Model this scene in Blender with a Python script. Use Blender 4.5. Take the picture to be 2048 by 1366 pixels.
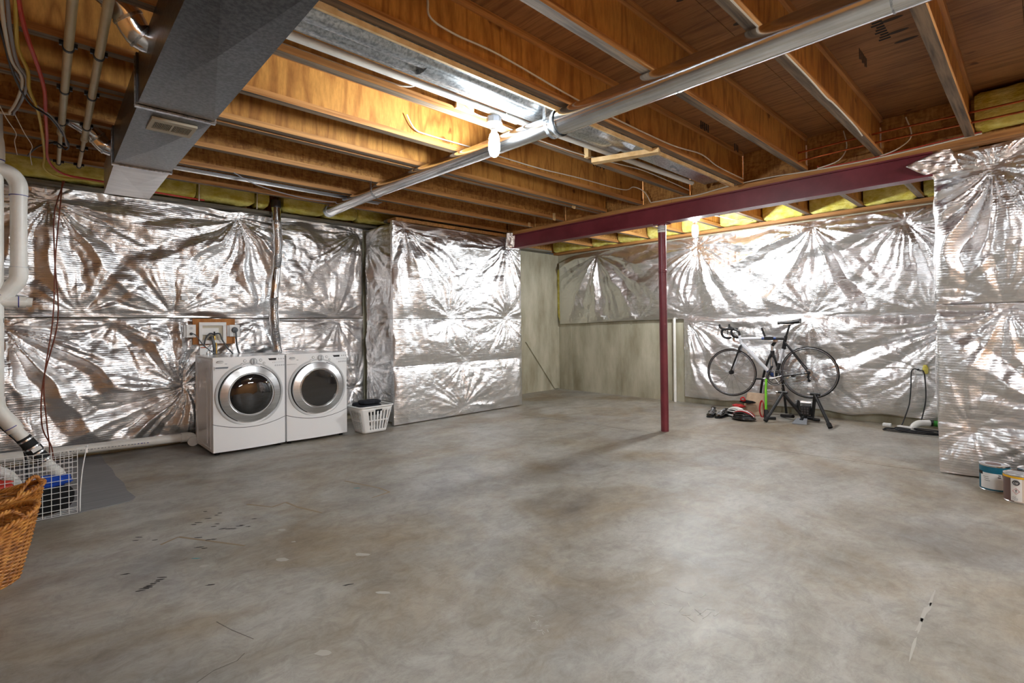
import bpy, math, random
import numpy as np
from mathutils import Vector, Matrix

scene = bpy.context.scene
for _o in list(bpy.data.objects):
    bpy.data.objects.remove(_o, do_unlink=True)
COL = scene.collection

# ------------------------------------------------------------------ camera
cam = bpy.data.cameras.new('camera'); camo = bpy.data.objects.new('camera', cam); COL.objects.link(camo)
cam.sensor_width = 36.0; cam.lens = 1013.04 / 2048 * 36.0; cam.shift_y = (642 - 683) / 2048
cam.clip_start = 0.02
yaw, pit, rol = math.radians(46.347), math.radians(0.545), math.radians(-0.692)
_f = Vector((math.cos(yaw)*math.cos(pit), math.sin(yaw)*math.cos(pit), math.sin(pit)))
_r = Vector((math.sin(yaw), -math.cos(yaw), 0)); _u = _r.cross(_f)
_r2 = _r*math.cos(rol) + _u*math.sin(rol); _u2 = _u*math.cos(rol) - _r*math.sin(rol)
camo.matrix_world = Matrix(((_r2.x, _u2.x, -_f.x, 0), (_r2.y, _u2.y, -_f.y, 0), (_r2.z, _u2.z, -_f.z, 1.25), (0, 0, 0, 1)))
scene.camera = camo

# ------------------------------------------------------------------ light, exposure
world = bpy.data.worlds.new('world'); scene.world = world; world.use_nodes = True
world.node_tree.nodes['Background'].inputs[0].default_value = (0.02, 0.02, 0.022, 1)
world.node_tree.nodes['Background'].inputs[1].default_value = 1.0
scene.view_settings.view_transform = 'Standard'; scene.view_settings.look = 'None'
scene.view_settings.gamma = 1.0; scene.view_settings.use_curve_mapping = False
scene.view_settings.exposure = 1.1
BULB_W = 390.0          # emission of a bulb's glass
FILL_TUBE_W = 125.0          # emission of the added fill tubes, unseen behind the camera
BULB_COL = (.90, 0.965, 1.0)

# ------------------------------------------------------------------ helpers
rnd = random.Random(7)
def lin(r, g, b):
    f = lambda c: (c/255/12.92) if c/255 <= 0.04045 else ((c/255+0.055)/1.055)**2.4
    return (f(r), f(g), f(b), 1.0)

def nodes(name):
    m = bpy.data.materials.new(name); m.use_nodes = True
    nt = m.node_tree; b = nt.nodes['Principled BSDF']
    return m, nt, b
def pos(nt, scale=(1, 1, 1), rot=(0, 0, 0), obj=False):
    if obj:
        g = nt.nodes.new('ShaderNodeTexCoord'); out = g.outputs['Object']
    else:
        g = nt.nodes.new('ShaderNodeNewGeometry'); out = g.outputs['Position']
    mp = nt.nodes.new('ShaderNodeMapping'); mp.inputs['Scale'].default_value = scale; mp.inputs['Rotation'].default_value = rot
    nt.links.new(out, mp.inputs['Vector']); return mp.outputs[0]
def noise(nt, vec, scale=1.0, detail=5.0, rough=.55, dist=0.0):
    n = nt.nodes.new('ShaderNodeTexNoise'); n.inputs['Scale'].default_value = scale; n.inputs['Detail'].default_value = detail
    n.inputs['Roughness'].default_value = rough; n.inputs['Distortion'].default_value = dist
    nt.links.new(vec, n.inputs['Vector']); return n.outputs['Fac']
def ramp(nt, fac, stops):
    r = nt.nodes.new('ShaderNodeValToRGB'); el = r.color_ramp.elements
    while len(el) < len(stops): el.new(0.5)
    for e, (p, c) in zip(el, stops):
        e.position = p; e.color = c if len(c) == 4 else (*c, 1)
    nt.links.new(fac, r.inputs['Fac']); return r.outputs['Color']
def mix(nt, fac, a, b, mode='MIX'):
    m = nt.nodes.new('ShaderNodeMix'); m.data_type = 'RGBA'; m.blend_type = mode
    for s, v in ((m.inputs[0], fac), (m.inputs[6], a), (m.inputs[7], b)):
        if hasattr(v, 'is_output'): nt.links.new(v, s)
        else: s.default_value = v
    return m.outputs[2]
def bump(nt, b, h, strength=.3, dist=.01, prev=None):
    n = nt.nodes.new('ShaderNodeBump'); n.inputs['Strength'].default_value = strength; n.inputs['Distance'].default_value = dist
    nt.links.new(h, n.inputs['Height'])
    if prev is not None: nt.links.new(prev, n.inputs['Normal'])
    if b is not None: nt.links.new(n.outputs[0], b.inputs['Normal'])
    return n.outputs[0]
def pm(name, a, b_=None, rough=.5, metal=0., sc=(6, 6, 6), detail=5, dist=0, lohi=(.35, .65), bmp=0., bsc=None, bd=.004, spec=.5, obj=False, coat=0):
    """a Principled material whose colour wanders between a and b_ with a stretched noise"""
    m, nt, b = nodes(name)
    b.inputs['Roughness'].default_value = rough; b.inputs['Metallic'].default_value = metal
    b.inputs['Specular IOR Level'].default_value = spec; b.inputs['Coat Weight'].default_value = coat
    if b_ is None: b.inputs['Base Color'].default_value = a
    if b_ is not None or bmp:
        f = noise(nt, pos(nt, sc, obj=obj), 1.0, detail, .6, dist)
        if b_ is not None:
            nt.links.new(ramp(nt, f, [(lohi[0], a), (lohi[1], b_)]), b.inputs['Base Color'])
        if bmp:
            f2 = f if bsc is None else noise(nt, pos(nt, bsc, obj=obj), 1.0, 4, .6)
            bump(nt, b, f2, bmp, bd)
    return m

# ------------------------------------------------------------------ materials
MT = {}
def foil_mat(name, tint):
    m, nt, b = nodes(name); b.inputs['Metallic'].default_value = 1.0
    p = pos(nt)
    big = noise(nt, p, 3.0, 3); fine = noise(nt, p, 75.0, 6, .65, .4)
    nt.links.new(mix(nt, big, tint, tuple(c*.93 for c in tint[:3])+(1,)), b.inputs['Base Color'])
    mr = nt.nodes.new('ShaderNodeMapRange'); nt.links.new(noise(nt, p, 9, 4), mr.inputs[0])
    mr.inputs['From Min'].default_value = .3; mr.inputs['From Max'].default_value = .7
    mr.inputs['To Min'].default_value = .30; mr.inputs['To Max'].default_value = .42
    nt.links.new(mr.outputs[0], b.inputs['Roughness'])
    n1 = bump(nt, None, noise(nt, pos(nt, (14, 14, 30)), 1.0, 6, .65, .5), .26, .010)
    n2 = bump(nt, None, fine, .26, .005, n1)
    weave = nt.nodes.new('ShaderNodeTexWave'); weave.bands_direction = 'Z'; weave.inputs['Scale'].default_value = 15; weave.inputs['Distortion'].default_value = 2.5
    weave.inputs['Detail'].default_value = 3; weave.inputs['Detail Scale'].default_value = 3
    nt.links.new(p, weave.inputs['Vector'])
    bump(nt, b, weave.outputs['Fac'], .22, .004, n2)
    return m
MT['foil'] = foil_mat('aluminium_foil_facing', (.90, .90, .91, 1))

def floor_mat(name, dark=1.0):
    m, nt, b = nodes(name)
    p = pos(nt); ps = pos(nt, (1.0, 2.6, 1), (0, 0, .35))
    base = ramp(nt, noise(nt, pos(nt, (1.0, 1.7, 1), (0, 0, .35)), 1.3, 6, .72, .5), [(.30, lin(134, 129, 120)), (.44, lin(150, 147, 139)), (.58, lin(164, 163, 157)), (.8, lin(178, 178, 174))])
    tan = ramp(nt, noise(nt, p, 1.1, 6, .6, .6), [(.46, (1, 1, 1, 1)), (.66, lin(226, 208, 182))])
    cool = ramp(nt, noise(nt, pos(nt, (1, 1, 1), (0, 0, 1.1)), .9, 5, .55, .8), [(.5, (1, 1, 1, 1)), (.72, lin(214, 216, 226))])
    c1 = mix(nt, .9, mix(nt, .9, base, tan, 'MULTIPLY'), cool, 'MULTIPLY')
    mott = ramp(nt, noise(nt, p, 9.0, 7, .80, .8), [(.36, (.70, .69, .68, 1)), (.55, (1.03, 1.03, 1.03, 1)), (.7, (1.10, 1.10, 1.09, 1))])
    c1 = mix(nt, .75, c1, mott, 'MULTIPLY')
    streak = ramp(nt, noise(nt, pos(nt, (12, 40, 1), (0, 0, .5)), 1.0, 5, .8), [(.36, (.86, .85, .84, 1)), (.6, (1.04, 1.04, 1.04, 1))])
    c2 = mix(nt, .6, c1, streak, 'MULTIPLY')
    pale = ramp(nt, noise(nt, p, 4.0, 5, .8, 1.2), [(.66, (0, 0, 0, 1)), (.78, (1, 1, 1, 1))])
    c3 = mix(nt, mix(nt, .35, (0, 0, 0, 1), pale), c2, lin(214, 210, 202))
    speck = ramp(nt, noise(nt, pos(nt, (70, 70, 1)), 1.0, 3, .7), [(.62, (0, 0, 0, 1)), (.72, (1, 1, 1, 1))])
    c4 = mix(nt, mix(nt, .4, (0, 0, 0, 1), speck), mix(nt, 1.0, c3, (1.0, .975, .945, 1), 'MULTIPLY'), lin(100, 94, 88))
    nt.links.new(c4, b.inputs['Base Color'])
    mr = nt.nodes.new('ShaderNodeMapRange'); nt.links.new(noise(nt, ps, 1.6, 6, .6), mr.inputs[0])
    mr.inputs['To Min'].default_value = .30; mr.inputs['To Max'].default_value = .62
    nt.links.new(mr.outputs[0], b.inputs['Roughness'])
    bump(nt, b, noise(nt, pos(nt, (40, 70, 40)), 1.0, 6, .7), .12, .004)
    return m
MT['slab'] = floor_mat('concrete_floor')
MT['patch'] = pm('patched_concrete', lin(118, 117, 118), lin(136, 135, 136), .75, sc=(2, 30, 2), bmp=.3)
MT['concrete'] = pm('cast_concrete_wall', lin(134, 127, 102), lin(190, 186, 166), .85, sc=(3.2, 3.2, .9), detail=6, lohi=(.26, .64), bmp=.35, bsc=(26, 26, 8), bd=.006)
MT['unseen_tan_wall'] = pm('tan_board', lin(196, 132, 62), lin(214, 154, 84), .6, sc=(2, 2, 8))  # unseen walls, coloured tan to give the foil warm golden reflections
MT['concrete_grey'] = pm('grey_concrete', lin(150, 146, 138), lin(180, 177, 170), .85, sc=(1.2, 1.2, 1.2), detail=7, bmp=.3, bsc=(30, 30, 30))

def ply_mat(name, a, b_, c, k=7.0, stretch=(1.0, 1.0, .18), bm=.15):
    """rotary cut plywood: cathedral rings stretched along the grain"""
    m, nt, b = nodes(name); b.inputs['Roughness'].default_value = .62
    v = pos(nt, stretch)
    w = noise(nt, v, k, 2, .5, .2)
    mul = nt.nodes.new('ShaderNodeMath'); mul.operation = 'MULTIPLY'; mul.inputs[1].default_value = 11.0; nt.links.new(w, mul.inputs[0])
    fr = nt.nodes.new('ShaderNodeMath'); fr.operation = 'PINGPONG'; fr.inputs[1].default_value = 1.0; nt.links.new(mul.outputs[0], fr.inputs[0])
    ring = mix(nt, .28, ramp(nt, fr.outputs[0], [(.0, a), (.55, b_), (1.0, b_)]), b_)
    fib = ramp(nt, noise(nt, pos(nt, tuple(s*70 for s in stretch)), 1.0, 4, .7), [(.33, (.62, .58, .5, 1)), (.62, (1.05, 1.05, 1.05, 1))])
    c1 = mix(nt, .6, ring, fib, 'MULTIPLY')
    st = ramp(nt, noise(nt, pos(nt, (.9, .9, .9)), 2.2, 5, .6), [(.33, c), (.52, (1, 1, 1, 1))])
    c2 = mix(nt, .65, c1, st, 'MULTIPLY')
    kn = ramp(nt, noise(nt, pos(nt, (5, 5, 5)), 1.0, 2), [(.27, (.25, .16, .08, 1)), (.31, (1, 1, 1, 1))])
    nt.links.new(mix(nt, .8, c2, kn, 'MULTIPLY'), b.inputs['Base Color'])
    bump(nt, b, fr.outputs[0], bm, .002)
    return m
MT['ply'] = ply_mat('plywood_web', lin(150, 92, 34), lin(205, 148, 72), (.62, .50, .36, 1), 5.5)
MT['subfloor'] = ply_mat('subfloor_plywood', lin(122, 80, 40), lin(165, 115, 66), (.55, .46, .38, 1), 6.0, (1.6, .12, 1.0))
def osb_mat():
    m, nt, b = nodes('oriented_strand_board'); b.inputs['Roughness'].default_value = .7
    v = nt.nodes.new('ShaderNodeTexVoronoi'); v.inputs['Scale'].default_value = 1.0; nt.links.new(pos(nt, (60, 60, 16)), v.inputs['Vector'])
    v2 = nt.nodes.new('ShaderNodeTexVoronoi'); v2.inputs['Scale'].default_value = 1.0; nt.links.new(pos(nt, (26, 26, 70), (.4, .5, .2)), v2.inputs['Vector'])
    s = nt.nodes.new('ShaderNodeSeparateColor'); nt.links.new(v.outputs['Color'], s.inputs[0])
    s2 = nt.nodes.new('ShaderNodeSeparateColor'); nt.links.new(v2.outputs['Color'], s2.inputs[0])
    c = mix(nt, .5, ramp(nt, s.outputs[0], [(0, lin(140, 88, 34)), (1, lin(206, 156, 86))]), ramp(nt, s2.outputs[0], [(0, lin(128, 78, 30)), (1, lin(198, 146, 74))]))
    st = ramp(nt, noise(nt, pos(nt), 2.5, 4), [(.33, (.6, .5, .4, 1)), (.52, (1, 1, 1, 1))])
    nt.links.new(mix(nt, .6, c, st, 'MULTIPLY'), b.inputs['Base Color']); bump(nt, b, s.outputs[0], .25, .002)
    return m
MT['osb'] = osb_mat()
MT['flange'] = pm('lumber_flange', lin(150, 98, 48), lin(206, 152, 90), .6, sc=(1.4, 40, 40), detail=6, bmp=.15)
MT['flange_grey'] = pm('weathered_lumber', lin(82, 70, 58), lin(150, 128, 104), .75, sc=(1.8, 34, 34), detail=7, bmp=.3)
MT['lumber'] = pm('fresh_pine', lin(200, 160, 104), lin(228, 196, 144), .6, sc=(12, 12, 12), bmp=.1)
MT['plate'] = pm('sill_plate_lumber', lin(140, 92, 46), lin(196, 142, 80), .65, sc=(30, 1.6, 30), detail=6, bmp=.15)
MT['plate_grey'] = pm('grey_sill_plate', lin(96, 92, 82), lin(132, 126, 112), .75, sc=(2, 30, 30), bmp=.2)
MT['beam'] = pm('red_oxide_paint', lin(106, 36, 46), lin(126, 50, 60), .40, sc=(3, 3, 3), bmp=.05, bsc=(60, 60, 60))
MT['galv'] = pm('galvanised_steel', (.36, .39, .42, 1), (.66, .69, .72, 1), .30, 1.0, sc=(55, 55, 55), detail=4, lohi=(.38, .58), bmp=.06, bsc=(5, 5, 5), bd=.02)
MT['galv_bright'] = pm('bright_galvanised_duct', (.78, .79, .81, 1), (.90, .91, .92, 1), .16, 1.0, sc=(5, 5, 5), bmp=.10, bsc=(4, 3, 4), bd=.03)
MT['duct'] = pm('dark_galvanised_trunk', (.10, .105, .115, 1), (.17, .175, .185, 1), .33, .85, sc=(60, 60, 60), detail=4, lohi=(.4, .6), bmp=.12, bsc=(2.2, 1.6, 2.2), bd=.03)
MT['duct_end'] = pm('bare_duct_metal', (.55, .54, .54, 1), (.70, .69, .69, 1), .34, .9, sc=(4, 14, 4), bmp=.10, bsc=(3, 3, 3), bd=.03)
MT['pvc'] = pm('white_pvc', lin(214, 212, 204), lin(236, 235, 230), .35, sc=(3, 3, 3))
MT['cream'] = pm('cream_cpvc', lin(196, 180, 140), lin(214, 200, 164), .4, sc=(5, 5, 5))
MT['white'] = pm('white_plastic', lin(232, 232, 230), rough=.4)
MT['enamel'] = pm('white_enamel', lin(238, 239, 240), rough=.22, coat=.3)
MT['enamel_grey'] = pm('grey_trim_plastic', lin(205, 207, 208), rough=.3)
MT['blackp'] = pm('black_plastic', lin(24, 24, 26), rough=.42)
MT['rubber'] = pm('black_rubber', lin(20, 20, 21), rough=.75)
MT['steel'] = pm('bright_steel', (.75, .76, .78, 1), rough=.25, metal=1.0)
MT['darksteel'] = pm('dark_steel', (.12, .12, .13, 1), rough=.4, metal=.8)
MT['copper'] = pm('copper_tube', lin(196, 108, 62), lin(160, 82, 46), .3, 1.0, sc=(6, 6, 6))
MT['glasswool'] = pm('yellow_glass_wool', lin(204, 188, 70), lin(236, 228, 140), .95, sc=(9, 9, 14), detail=8, bmp=.8, bsc=(22, 22, 40), bd=.02)
MT['wire_w'] = pm('white_cable', lin(226, 220, 206), rough=.5)
MT['wire_b'] = pm('black_cable', lin(30, 30, 34), rough=.5)
MT['wire_g'] = pm('grey_cable', lin(150, 150, 156), rough=.5)
MT['wire_r'] = pm('red_cable', lin(196, 60, 44), rough=.5)
MT['wire_y'] = pm('yellow_cable', lin(206, 176, 58), rough=.5)
MT['wire_br'] = pm('brown_thermostat_wire', lin(120, 62, 44), rough=.55)
MT['blue_ink'] = pm('purple_primer', lin(48, 52, 140), rough=.5)
MT['ink'] = pm('black_ink', lin(30, 26, 24), rough=.8)

# ------------------------------------------------------------------ mesh builder
WL = {}      # world location of every object made here
class MB:
    def __init__(s): s.v = []; s.f = []; s.m = []
    def add(s, vs, fs, mi=0):
        n = len(s.v); s.v += [tuple(v) for v in vs]; s.f += [tuple(i+n for i in f) for f in fs]; s.m += [mi]*len(fs); return s
    def box(s, x0, x1, y0, y1, z0, z1, mi=0, bot=None):
        vs = [(x0,y0,z0),(x1,y0,z0),(x1,y1,z0),(x0,y1,z0),(x0,y0,z1),(x1,y0,z1),(x1,y1,z1),(x0,y1,z1)]
        s.add(vs, [(3,2,1,0)], mi if bot is None else bot)
        n = len(s.v)-8
        for f in ((4,5,6,7),(0,1,5,4),(1,2,6,5),(2,3,7,6),(3,0,4,7)): s.f.append(tuple(i+n for i in f)); s.m.append(mi)
        return s
    def obox(s, c, a, b, d, mi=0):
        """oriented box: centre c, half-axis vectors a, b, d"""
        c, a, b, d = map(Vector, (c, a, b, d)); vs = []
        if a.cross(b).dot(d) < 0: d = -d
        for k in (-1, 1):
            for i, j in ((-1,-1),(1,-1),(1,1),(-1,1)): vs.append(c+a*i+b*j+d*k)
        return s.add(vs, [(3,2,1,0),(4,5,6,7),(0,1,5,4),(1,2,6,5),(2,3,7,6),(3,0,4,7)], mi)
    def tube(s, pts, r, n=8, closed=False, caps=True, mi=0, flat=None):
        P = [Vector(p) for p in pts]; N = len(P); R = r if hasattr(r, '__len__') else [r]*N
        T = []
        for i in range(N):
            if closed: t = P[(i+1) % N]-P[i-1]
            else: t = P[min(i+1, N-1)]-P[max(i-1, 0)]
            T.append(t.normalized() if t.length > 1e-9 else Vector((0, 0, 1)))
        ref = Vector((0, 0, 1)) if abs(T[0].z) < .9 else Vector((1, 0, 0))
        u = T[0].cross(ref).normalized(); vs = []; fs = []
        for i in range(N):
            u = (u - T[i]*u.dot(T[i])).normalized(); w = T[i].cross(u)
            for k in range(n):
                a = 2*math.pi*k/n; rr = R[i]
                q = u*(math.cos(a)*rr) + w*(math.sin(a)*rr*(flat or 1))
                vs.append(P[i]+q)
        for i in range(N if closed else N-1):
            j = (i+1) % N
            for k in range(n):
                k2 = (k+1) % n; fs.append((i*n+k, i*n+k2, j*n+k2, j*n+k))
        if caps and not closed:
            fs.append(tuple(reversed(range(n)))); fs.append(tuple(range((N-1)*n, N*n)))
        return s.add(vs, fs, mi)
    def cyl(s, a, b, r, n=16, r2=None, mi=0): return s.tube([a, b], [r, r if r2 is None else r2], n, mi=mi)
    def lathe(s, prof, o, axis=(0, 0, 1), n=32, mi=0, capa=True, capb=True, sx=1.0):
        """profile [(radius, height)] turned about axis through o"""
        o = Vector(o); ax = Vector(axis).normalized(); ref = Vector((1, 0, 0)) if abs(ax.x) < .9 else Vector((0, 1, 0))
        u = (ref - ax*ref.dot(ax)).normalized(); w = ax.cross(u); vs = []; fs = []
        for r, h in prof:
            for k in range(n):
                a = 2*math.pi*k/n; vs.append(o+ax*h+u*(r*math.cos(a)*sx)+w*(r*math.sin(a)))
        for i in range(len(prof)-1):
            for k in range(n):
                k2 = (k+1) % n; fs.append((i*n+k, i*n+k2, (i+1)*n+k2, (i+1)*n+k))
        if capa: fs.append(tuple(reversed(range(n))))
        if capb: fs.append(tuple(range((len(prof)-1)*n, len(prof)*n)))
        return s.add(vs, fs, mi)
    def grid(s, P, mi=0, flip=False, cu=False):
        """P[i][j] points"""
        ni, nj = len(P), len(P[0]); vs = [p for r in P for p in r]; fs = []
        for i in range(ni if cu else ni-1):
            i2 = (i+1) % ni
            for j in range(nj-1):
                f = (i*nj+j, i2*nj+j, i2*nj+j+1, i*nj+j+1); fs.append(f[::-1] if flip else f)
        return s.add(vs, fs, mi)
    def prism(s, poly, ext, mi=0):
        """closed polygon of 3-D points pushed along ext"""
        n = len(poly); e = Vector(ext); vs = [Vector(p) for p in poly]+[Vector(p)+e for p in poly]
        fs = [tuple(reversed(range(n))), tuple(range(n, 2*n))]+[(i, (i+1) % n, n+(i+1) % n, n+i) for i in range(n)]
        return s.add(vs, fs, mi)
    xf = None
    def build(s, name, mats, parent=None, smooth=None, base=None, bev=0):
        if MB.xf: s.v = [MB.xf(v) for v in s.v]
        me = bpy.data.meshes.new(name)
        if parent is not None: o0 = WL[parent.name]
        elif base is not None: o0 = base
        else:
            xs = [v[0] for v in s.v]; ys = [v[1] for v in s.v]; zs = [v[2] for v in s.v]
            o0 = ((min(xs)+max(xs))/2, (min(ys)+max(ys))/2, min(zs))
        me.from_pydata([(v[0]-o0[0], v[1]-o0[1], v[2]-o0[2]) for v in s.v], [], s.f)
        mats = mats if isinstance(mats, (list, tuple)) else [mats]
        for m in mats: me.materials.append(MT[m] if isinstance(m, str) else m)
        if len(mats) > 1: me.polygons.foreach_set('material_index', s.m)
        if smooth is not None:
            me.polygons.foreach_set('use_smooth', [True]*len(me.polygons))
            if smooth < 180: me.set_sharp_from_angle(angle=math.radians(smooth))
        me.update()
        o = bpy.data.objects.new(name, me); COL.objects.link(o)
        if parent is not None: o.parent = parent; o.location = (0, 0, 0)
        else: o.location = o0
        WL[o.name] = tuple(o0)
        if bev:
            b = o.modifiers.new('bevel', 'BEVEL'); b.width = bev; b.segments = 2; b.limit_method = 'ANGLE'; b.angle_limit = .7
        return o
def thing(name, label, cat, loc, group=None):
    o = bpy.data.objects.new(name, None); COL.objects.link(o); o.location = loc; o.empty_display_size = .05
    WL[o.name] = tuple(loc); return tag(o, label, cat, group)
def tag(o, label, cat, group=None):
    o['label'] = label; o['category'] = cat
    if group: o['group'] = group
    return o
def struct(o, label=None):
    o['kind'] = 'structure'
    if label: o['label'] = label
    return o
def again(src, parent, d):
    """a copy sharing mesh data, moved by d, under parent"""
    c = src.copy(); COL.objects.link(c); c.parent = parent; c.location = Vector(src.location)+Vector(d)
    WL[c.name] = WL[src.name]; return c
def smoothpath(pts, k=6, closed=False):
    P = [Vector(p) for p in pts]; n = len(P); out = []
    for i in range(n if closed else n-1):
        if closed: a, b, c, d = P[i-1], P[i], P[(i+1) % n], P[(i+2) % n]
        else: a, b, c, d = P[max(i-1, 0)], P[i], P[i+1], P[min(i+2, n-1)]
        for j in range(k):
            t = j/k
            out.append(.5*((2*b)+(c-a)*t+(2*a-5*b+4*c-d)*t*t+(3*b-a-3*c+d)*t**3))
    if not closed: out.append(P[-1])
    return out
def cable(name, label, pts, r, mat, cat='cable', group=None, k=6, n=6):
    return tag(MB().tube(smoothpath(pts, k), r, n).build(name, mat, smooth=60), label, cat, group)

# ================================================================== SETTING
X0, X1, Y0, Y1 = -3.2, 7.58, -3.6, 6.60       # inside faces of the room
ZJ, ZS, ZB = 2.675, 3.0, 2.425                # joist bottoms, subfloor, beam bottom
# ---- floor: a bed with the poured slabs on it, parted by a saw-cut joint
floor = struct(MB().box(X0-.2, X1+.2, Y0-.2, Y1+.2, -.2, -.03).build('floor', 'concrete_grey', base=(0, 0, -.2)), 'grey concrete basement floor with stains and a saw-cut joint')
jx = lambda y: 5.2 + (2.94-y)*.083
def slab(name, poly, z0, z1, mat): return MB().prism([(x, y, z0) for x, y in poly], (0, 0, z1-z0)).build(name, mat, floor)
g = .004
slab('concrete_slab', [(X0-.2, Y0-.2), (jx(Y0-.2)-g, Y0-.2), (jx(Y1+.2)-g, Y1+.2), (X0-.2, Y1+.2)], -.03, 0, 'slab')
slab('concrete_slab', [(jx(Y0-.2)+g, Y0-.2), (X1+.2, Y0-.2), (X1+.2, Y1+.2), (jx(Y1+.2)+g, Y1+.2)], -.03, 0, 'slab')
_pp = [(-.9, 4.58), (.2, 4.585), (.40, 4.60), (.545, 4.63), (.575, 4.70), (.55, 4.95), (.56, 5.2), (.535, 5.5), (.54, 5.8), (.52, 6.1), (.52, 6.59), (-.9, 6.59)]
slab('concrete_patch', _pp, 0, .006, 'patch')
# scuffs, painted glints, drips of dark stain and paint spots on the slab: flat marks with their own shapes
MT['scuff_glint'] = pm('chalk_scuff_and_glint', lin(172, 168, 160), rough=.6); MT['crack'] = pm('hairline_crack_dirt', lin(96, 90, 84), rough=.8); MT['stain'] = pm('tan_stain', lin(140, 122, 96), rough=.6); MT['teal_paint'] = pm('teal_paint_spot', lin(60, 140, 150), rough=.5)
def blot(name, x, y, a, b, ang, mat, n=9, z=.0006, irr=.35):
    rr = random.Random(int(x*1000+y*77)); ca, sa = math.cos(ang), math.sin(ang); P = []
    for k in range(n):
        t = 2*math.pi*k/n; q = 1+irr*(rr.random()-.5)*2
        px, py = a*q*math.cos(t), b*q*math.sin(t); P.append((x+px*ca-py*sa, y+px*sa+py*ca, z*.1))
    return MB().prism(P, (0, 0, z)).build(name, mat, floor)
for x, y in ((0.765, 3.776), (0.794, 3.792), (0.858, 3.831), (0.911, 3.857), (0.937, 3.886), (0.876, 3.989), (0.845, 3.650), (0.873, 3.685), (0.878, 3.568), (0.905, 3.537), (0.925, 3.520), (0.967, 3.539), (0.980, 3.544), (1.073, 3.604), (1.004, 3.489), (0.456, 3.748), (0.476, 3.791), (0.541, 3.670), (0.738, 3.522), (0.766, 3.443), (0.796, 3.428), (0.705, 3.365), (0.723, 3.328), (0.388, 3.008), (0.403, 3.019), (0.415, 3.027), (0.429, 3.035), (0.442, 3.048), (0.458, 3.059), (0.472, 3.072), (0.485, 3.093), (0.359, 3.268), (0.641, 2.833), (1.121, 2.353)):
    blot('dark_drip', x, y, .014+.010*rnd.random(), .005, -.75+.4*rnd.random(), 'ink')
for (x, y), a, b in zip(((0.989, 2.865), (1.326, 2.610), (1.207, 2.165), (1.120, 3.050), (0.929, 5.535), (1.133, 3.279), (0.816, 1.931), (0.666, 3.079)), (.035, .045, .04, .014, .05, .03, .03, .025), (.022, .018, .012, .008, .03, .016, .018, .02)):
    blot('pale_spot', x, y, a, b, -.8, 'scuff_glint', irr=.25)
for pts, wd, mt in tuple((p_, .009, 'stain') for p_ in (((0.553, 3.566), (0.651, 3.623), (0.899, 3.199)), ((1.122, 3.940), (1.232, 3.750), (1.335, 3.779)), ((1.335, 3.779), (1.358, 3.621), (1.432, 3.387)), ((1.863, 3.959), (1.972, 3.583), (1.979, 3.442)), ((1.979, 3.442), (1.818, 3.420)))) + tuple((p_, .0016, 'crack') for p_ in (((0.578, 2.458), (0.606, 2.351), (0.653, 2.216)), ((0.428, 2.089), (0.487, 2.117), (0.565, 2.116), (0.600, 2.145)))):
    for a, b in zip(pts, pts[1:]):
        d = Vector((b[0]-a[0], b[1]-a[1], 0)); w = Vector((-d.y, d.x, 0)).normalized()*wd
        A, B = Vector((*a, 0)), Vector((*b, 0))
        MB().prism([A-w, B-w*.6, B+w*.6, A+w], (0, 0, .0006)).build('tape_stain' if mt == 'stain' else 'hairline_crack', mt, floor)
for x, y in ((0.660, 3.212), (1.849, 3.710)): blot('teal_spot', x, y, .024, .006, -.7, 'teal_paint')
for x, y, a, b, t in ((2.95, .364, .09, .005, .02), (2.80, .366, .10, .009, -.02), (2.64, .368, .09, .007, .02), (2.45, .362, .10, .004, .05)):
    blot('chalk_streak', x, y, a, b, t, 'scuff_glint', irr=.5)
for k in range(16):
    blot('scuff_glint_fleck', 1.50+.10*rnd.random(), 1.41+.13*rnd.random(), .010+.006*rnd.random(), .0014, 6.28*rnd.random(), 'scuff_glint', n=7)  # pale flecks painted as small curved glints on the floor
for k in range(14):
    blot('scuff_glint_fleck', 2.02+.22*rnd.random(), .98+.26*rnd.random(), .016+.014*rnd.random(), .003, 6.28*rnd.random(), 'scuff_glint', n=8, irr=.6)

# ---- concrete walls
def wallbox(name, x0, x1, y0, y1, z0, z1, label, mat='concrete'):
    return struct(MB().box(x0, x1, y0, y1, z0, z1).build(name, mat), label)
wl = wallbox('wall_left', X0-.2, X1+.2, Y1, Y1+.2, -.2, 2.63, 'poured concrete foundation wall behind the washer and dryer')
wb = wallbox('wall_back', X1, X1+.2, Y0-.2, Y1, -.2, 2.62, 'poured concrete foundation wall behind the bicycle')
MB().box(X1-.004, X1, 5.14, 5.155, 0, 1.4).build('form_seam', 'concrete', wb)
MB().box(X1-.004, X1, 6.28, 6.36, 0, 1.5).build('form_seam', 'concrete', wb)
MB().prism([(6.62, Y1, .95), (6.74, Y1, .95), (7.52, Y1, .02), (7.40, Y1, .02)], (0, -.03, 0)).build('diagonal_rib', 'concrete', wl)
wallbox('wall_near', X0-.2, X1+.2, Y0-.2, Y0, -.2, 3.0, 'unseen tan board wall behind the camera', 'unseen_tan_wall')
wallbox('wall_side', X0-.2, X0, Y0, Y1, -.2, 3.0, 'unseen tan board wall left of the camera', 'unseen_tan_wall')
wallbox('wall_right', 5.46, X1, Y0, .56, -.2, ZB, 'foundation offset behind the foil on the right', 'concrete')
wallbox('wall_offset', 3.42, 5.50, 5.70, Y1, -.2, 2.60, 'boxed-out foundation offset beside the dryer', 'concrete')

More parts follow.
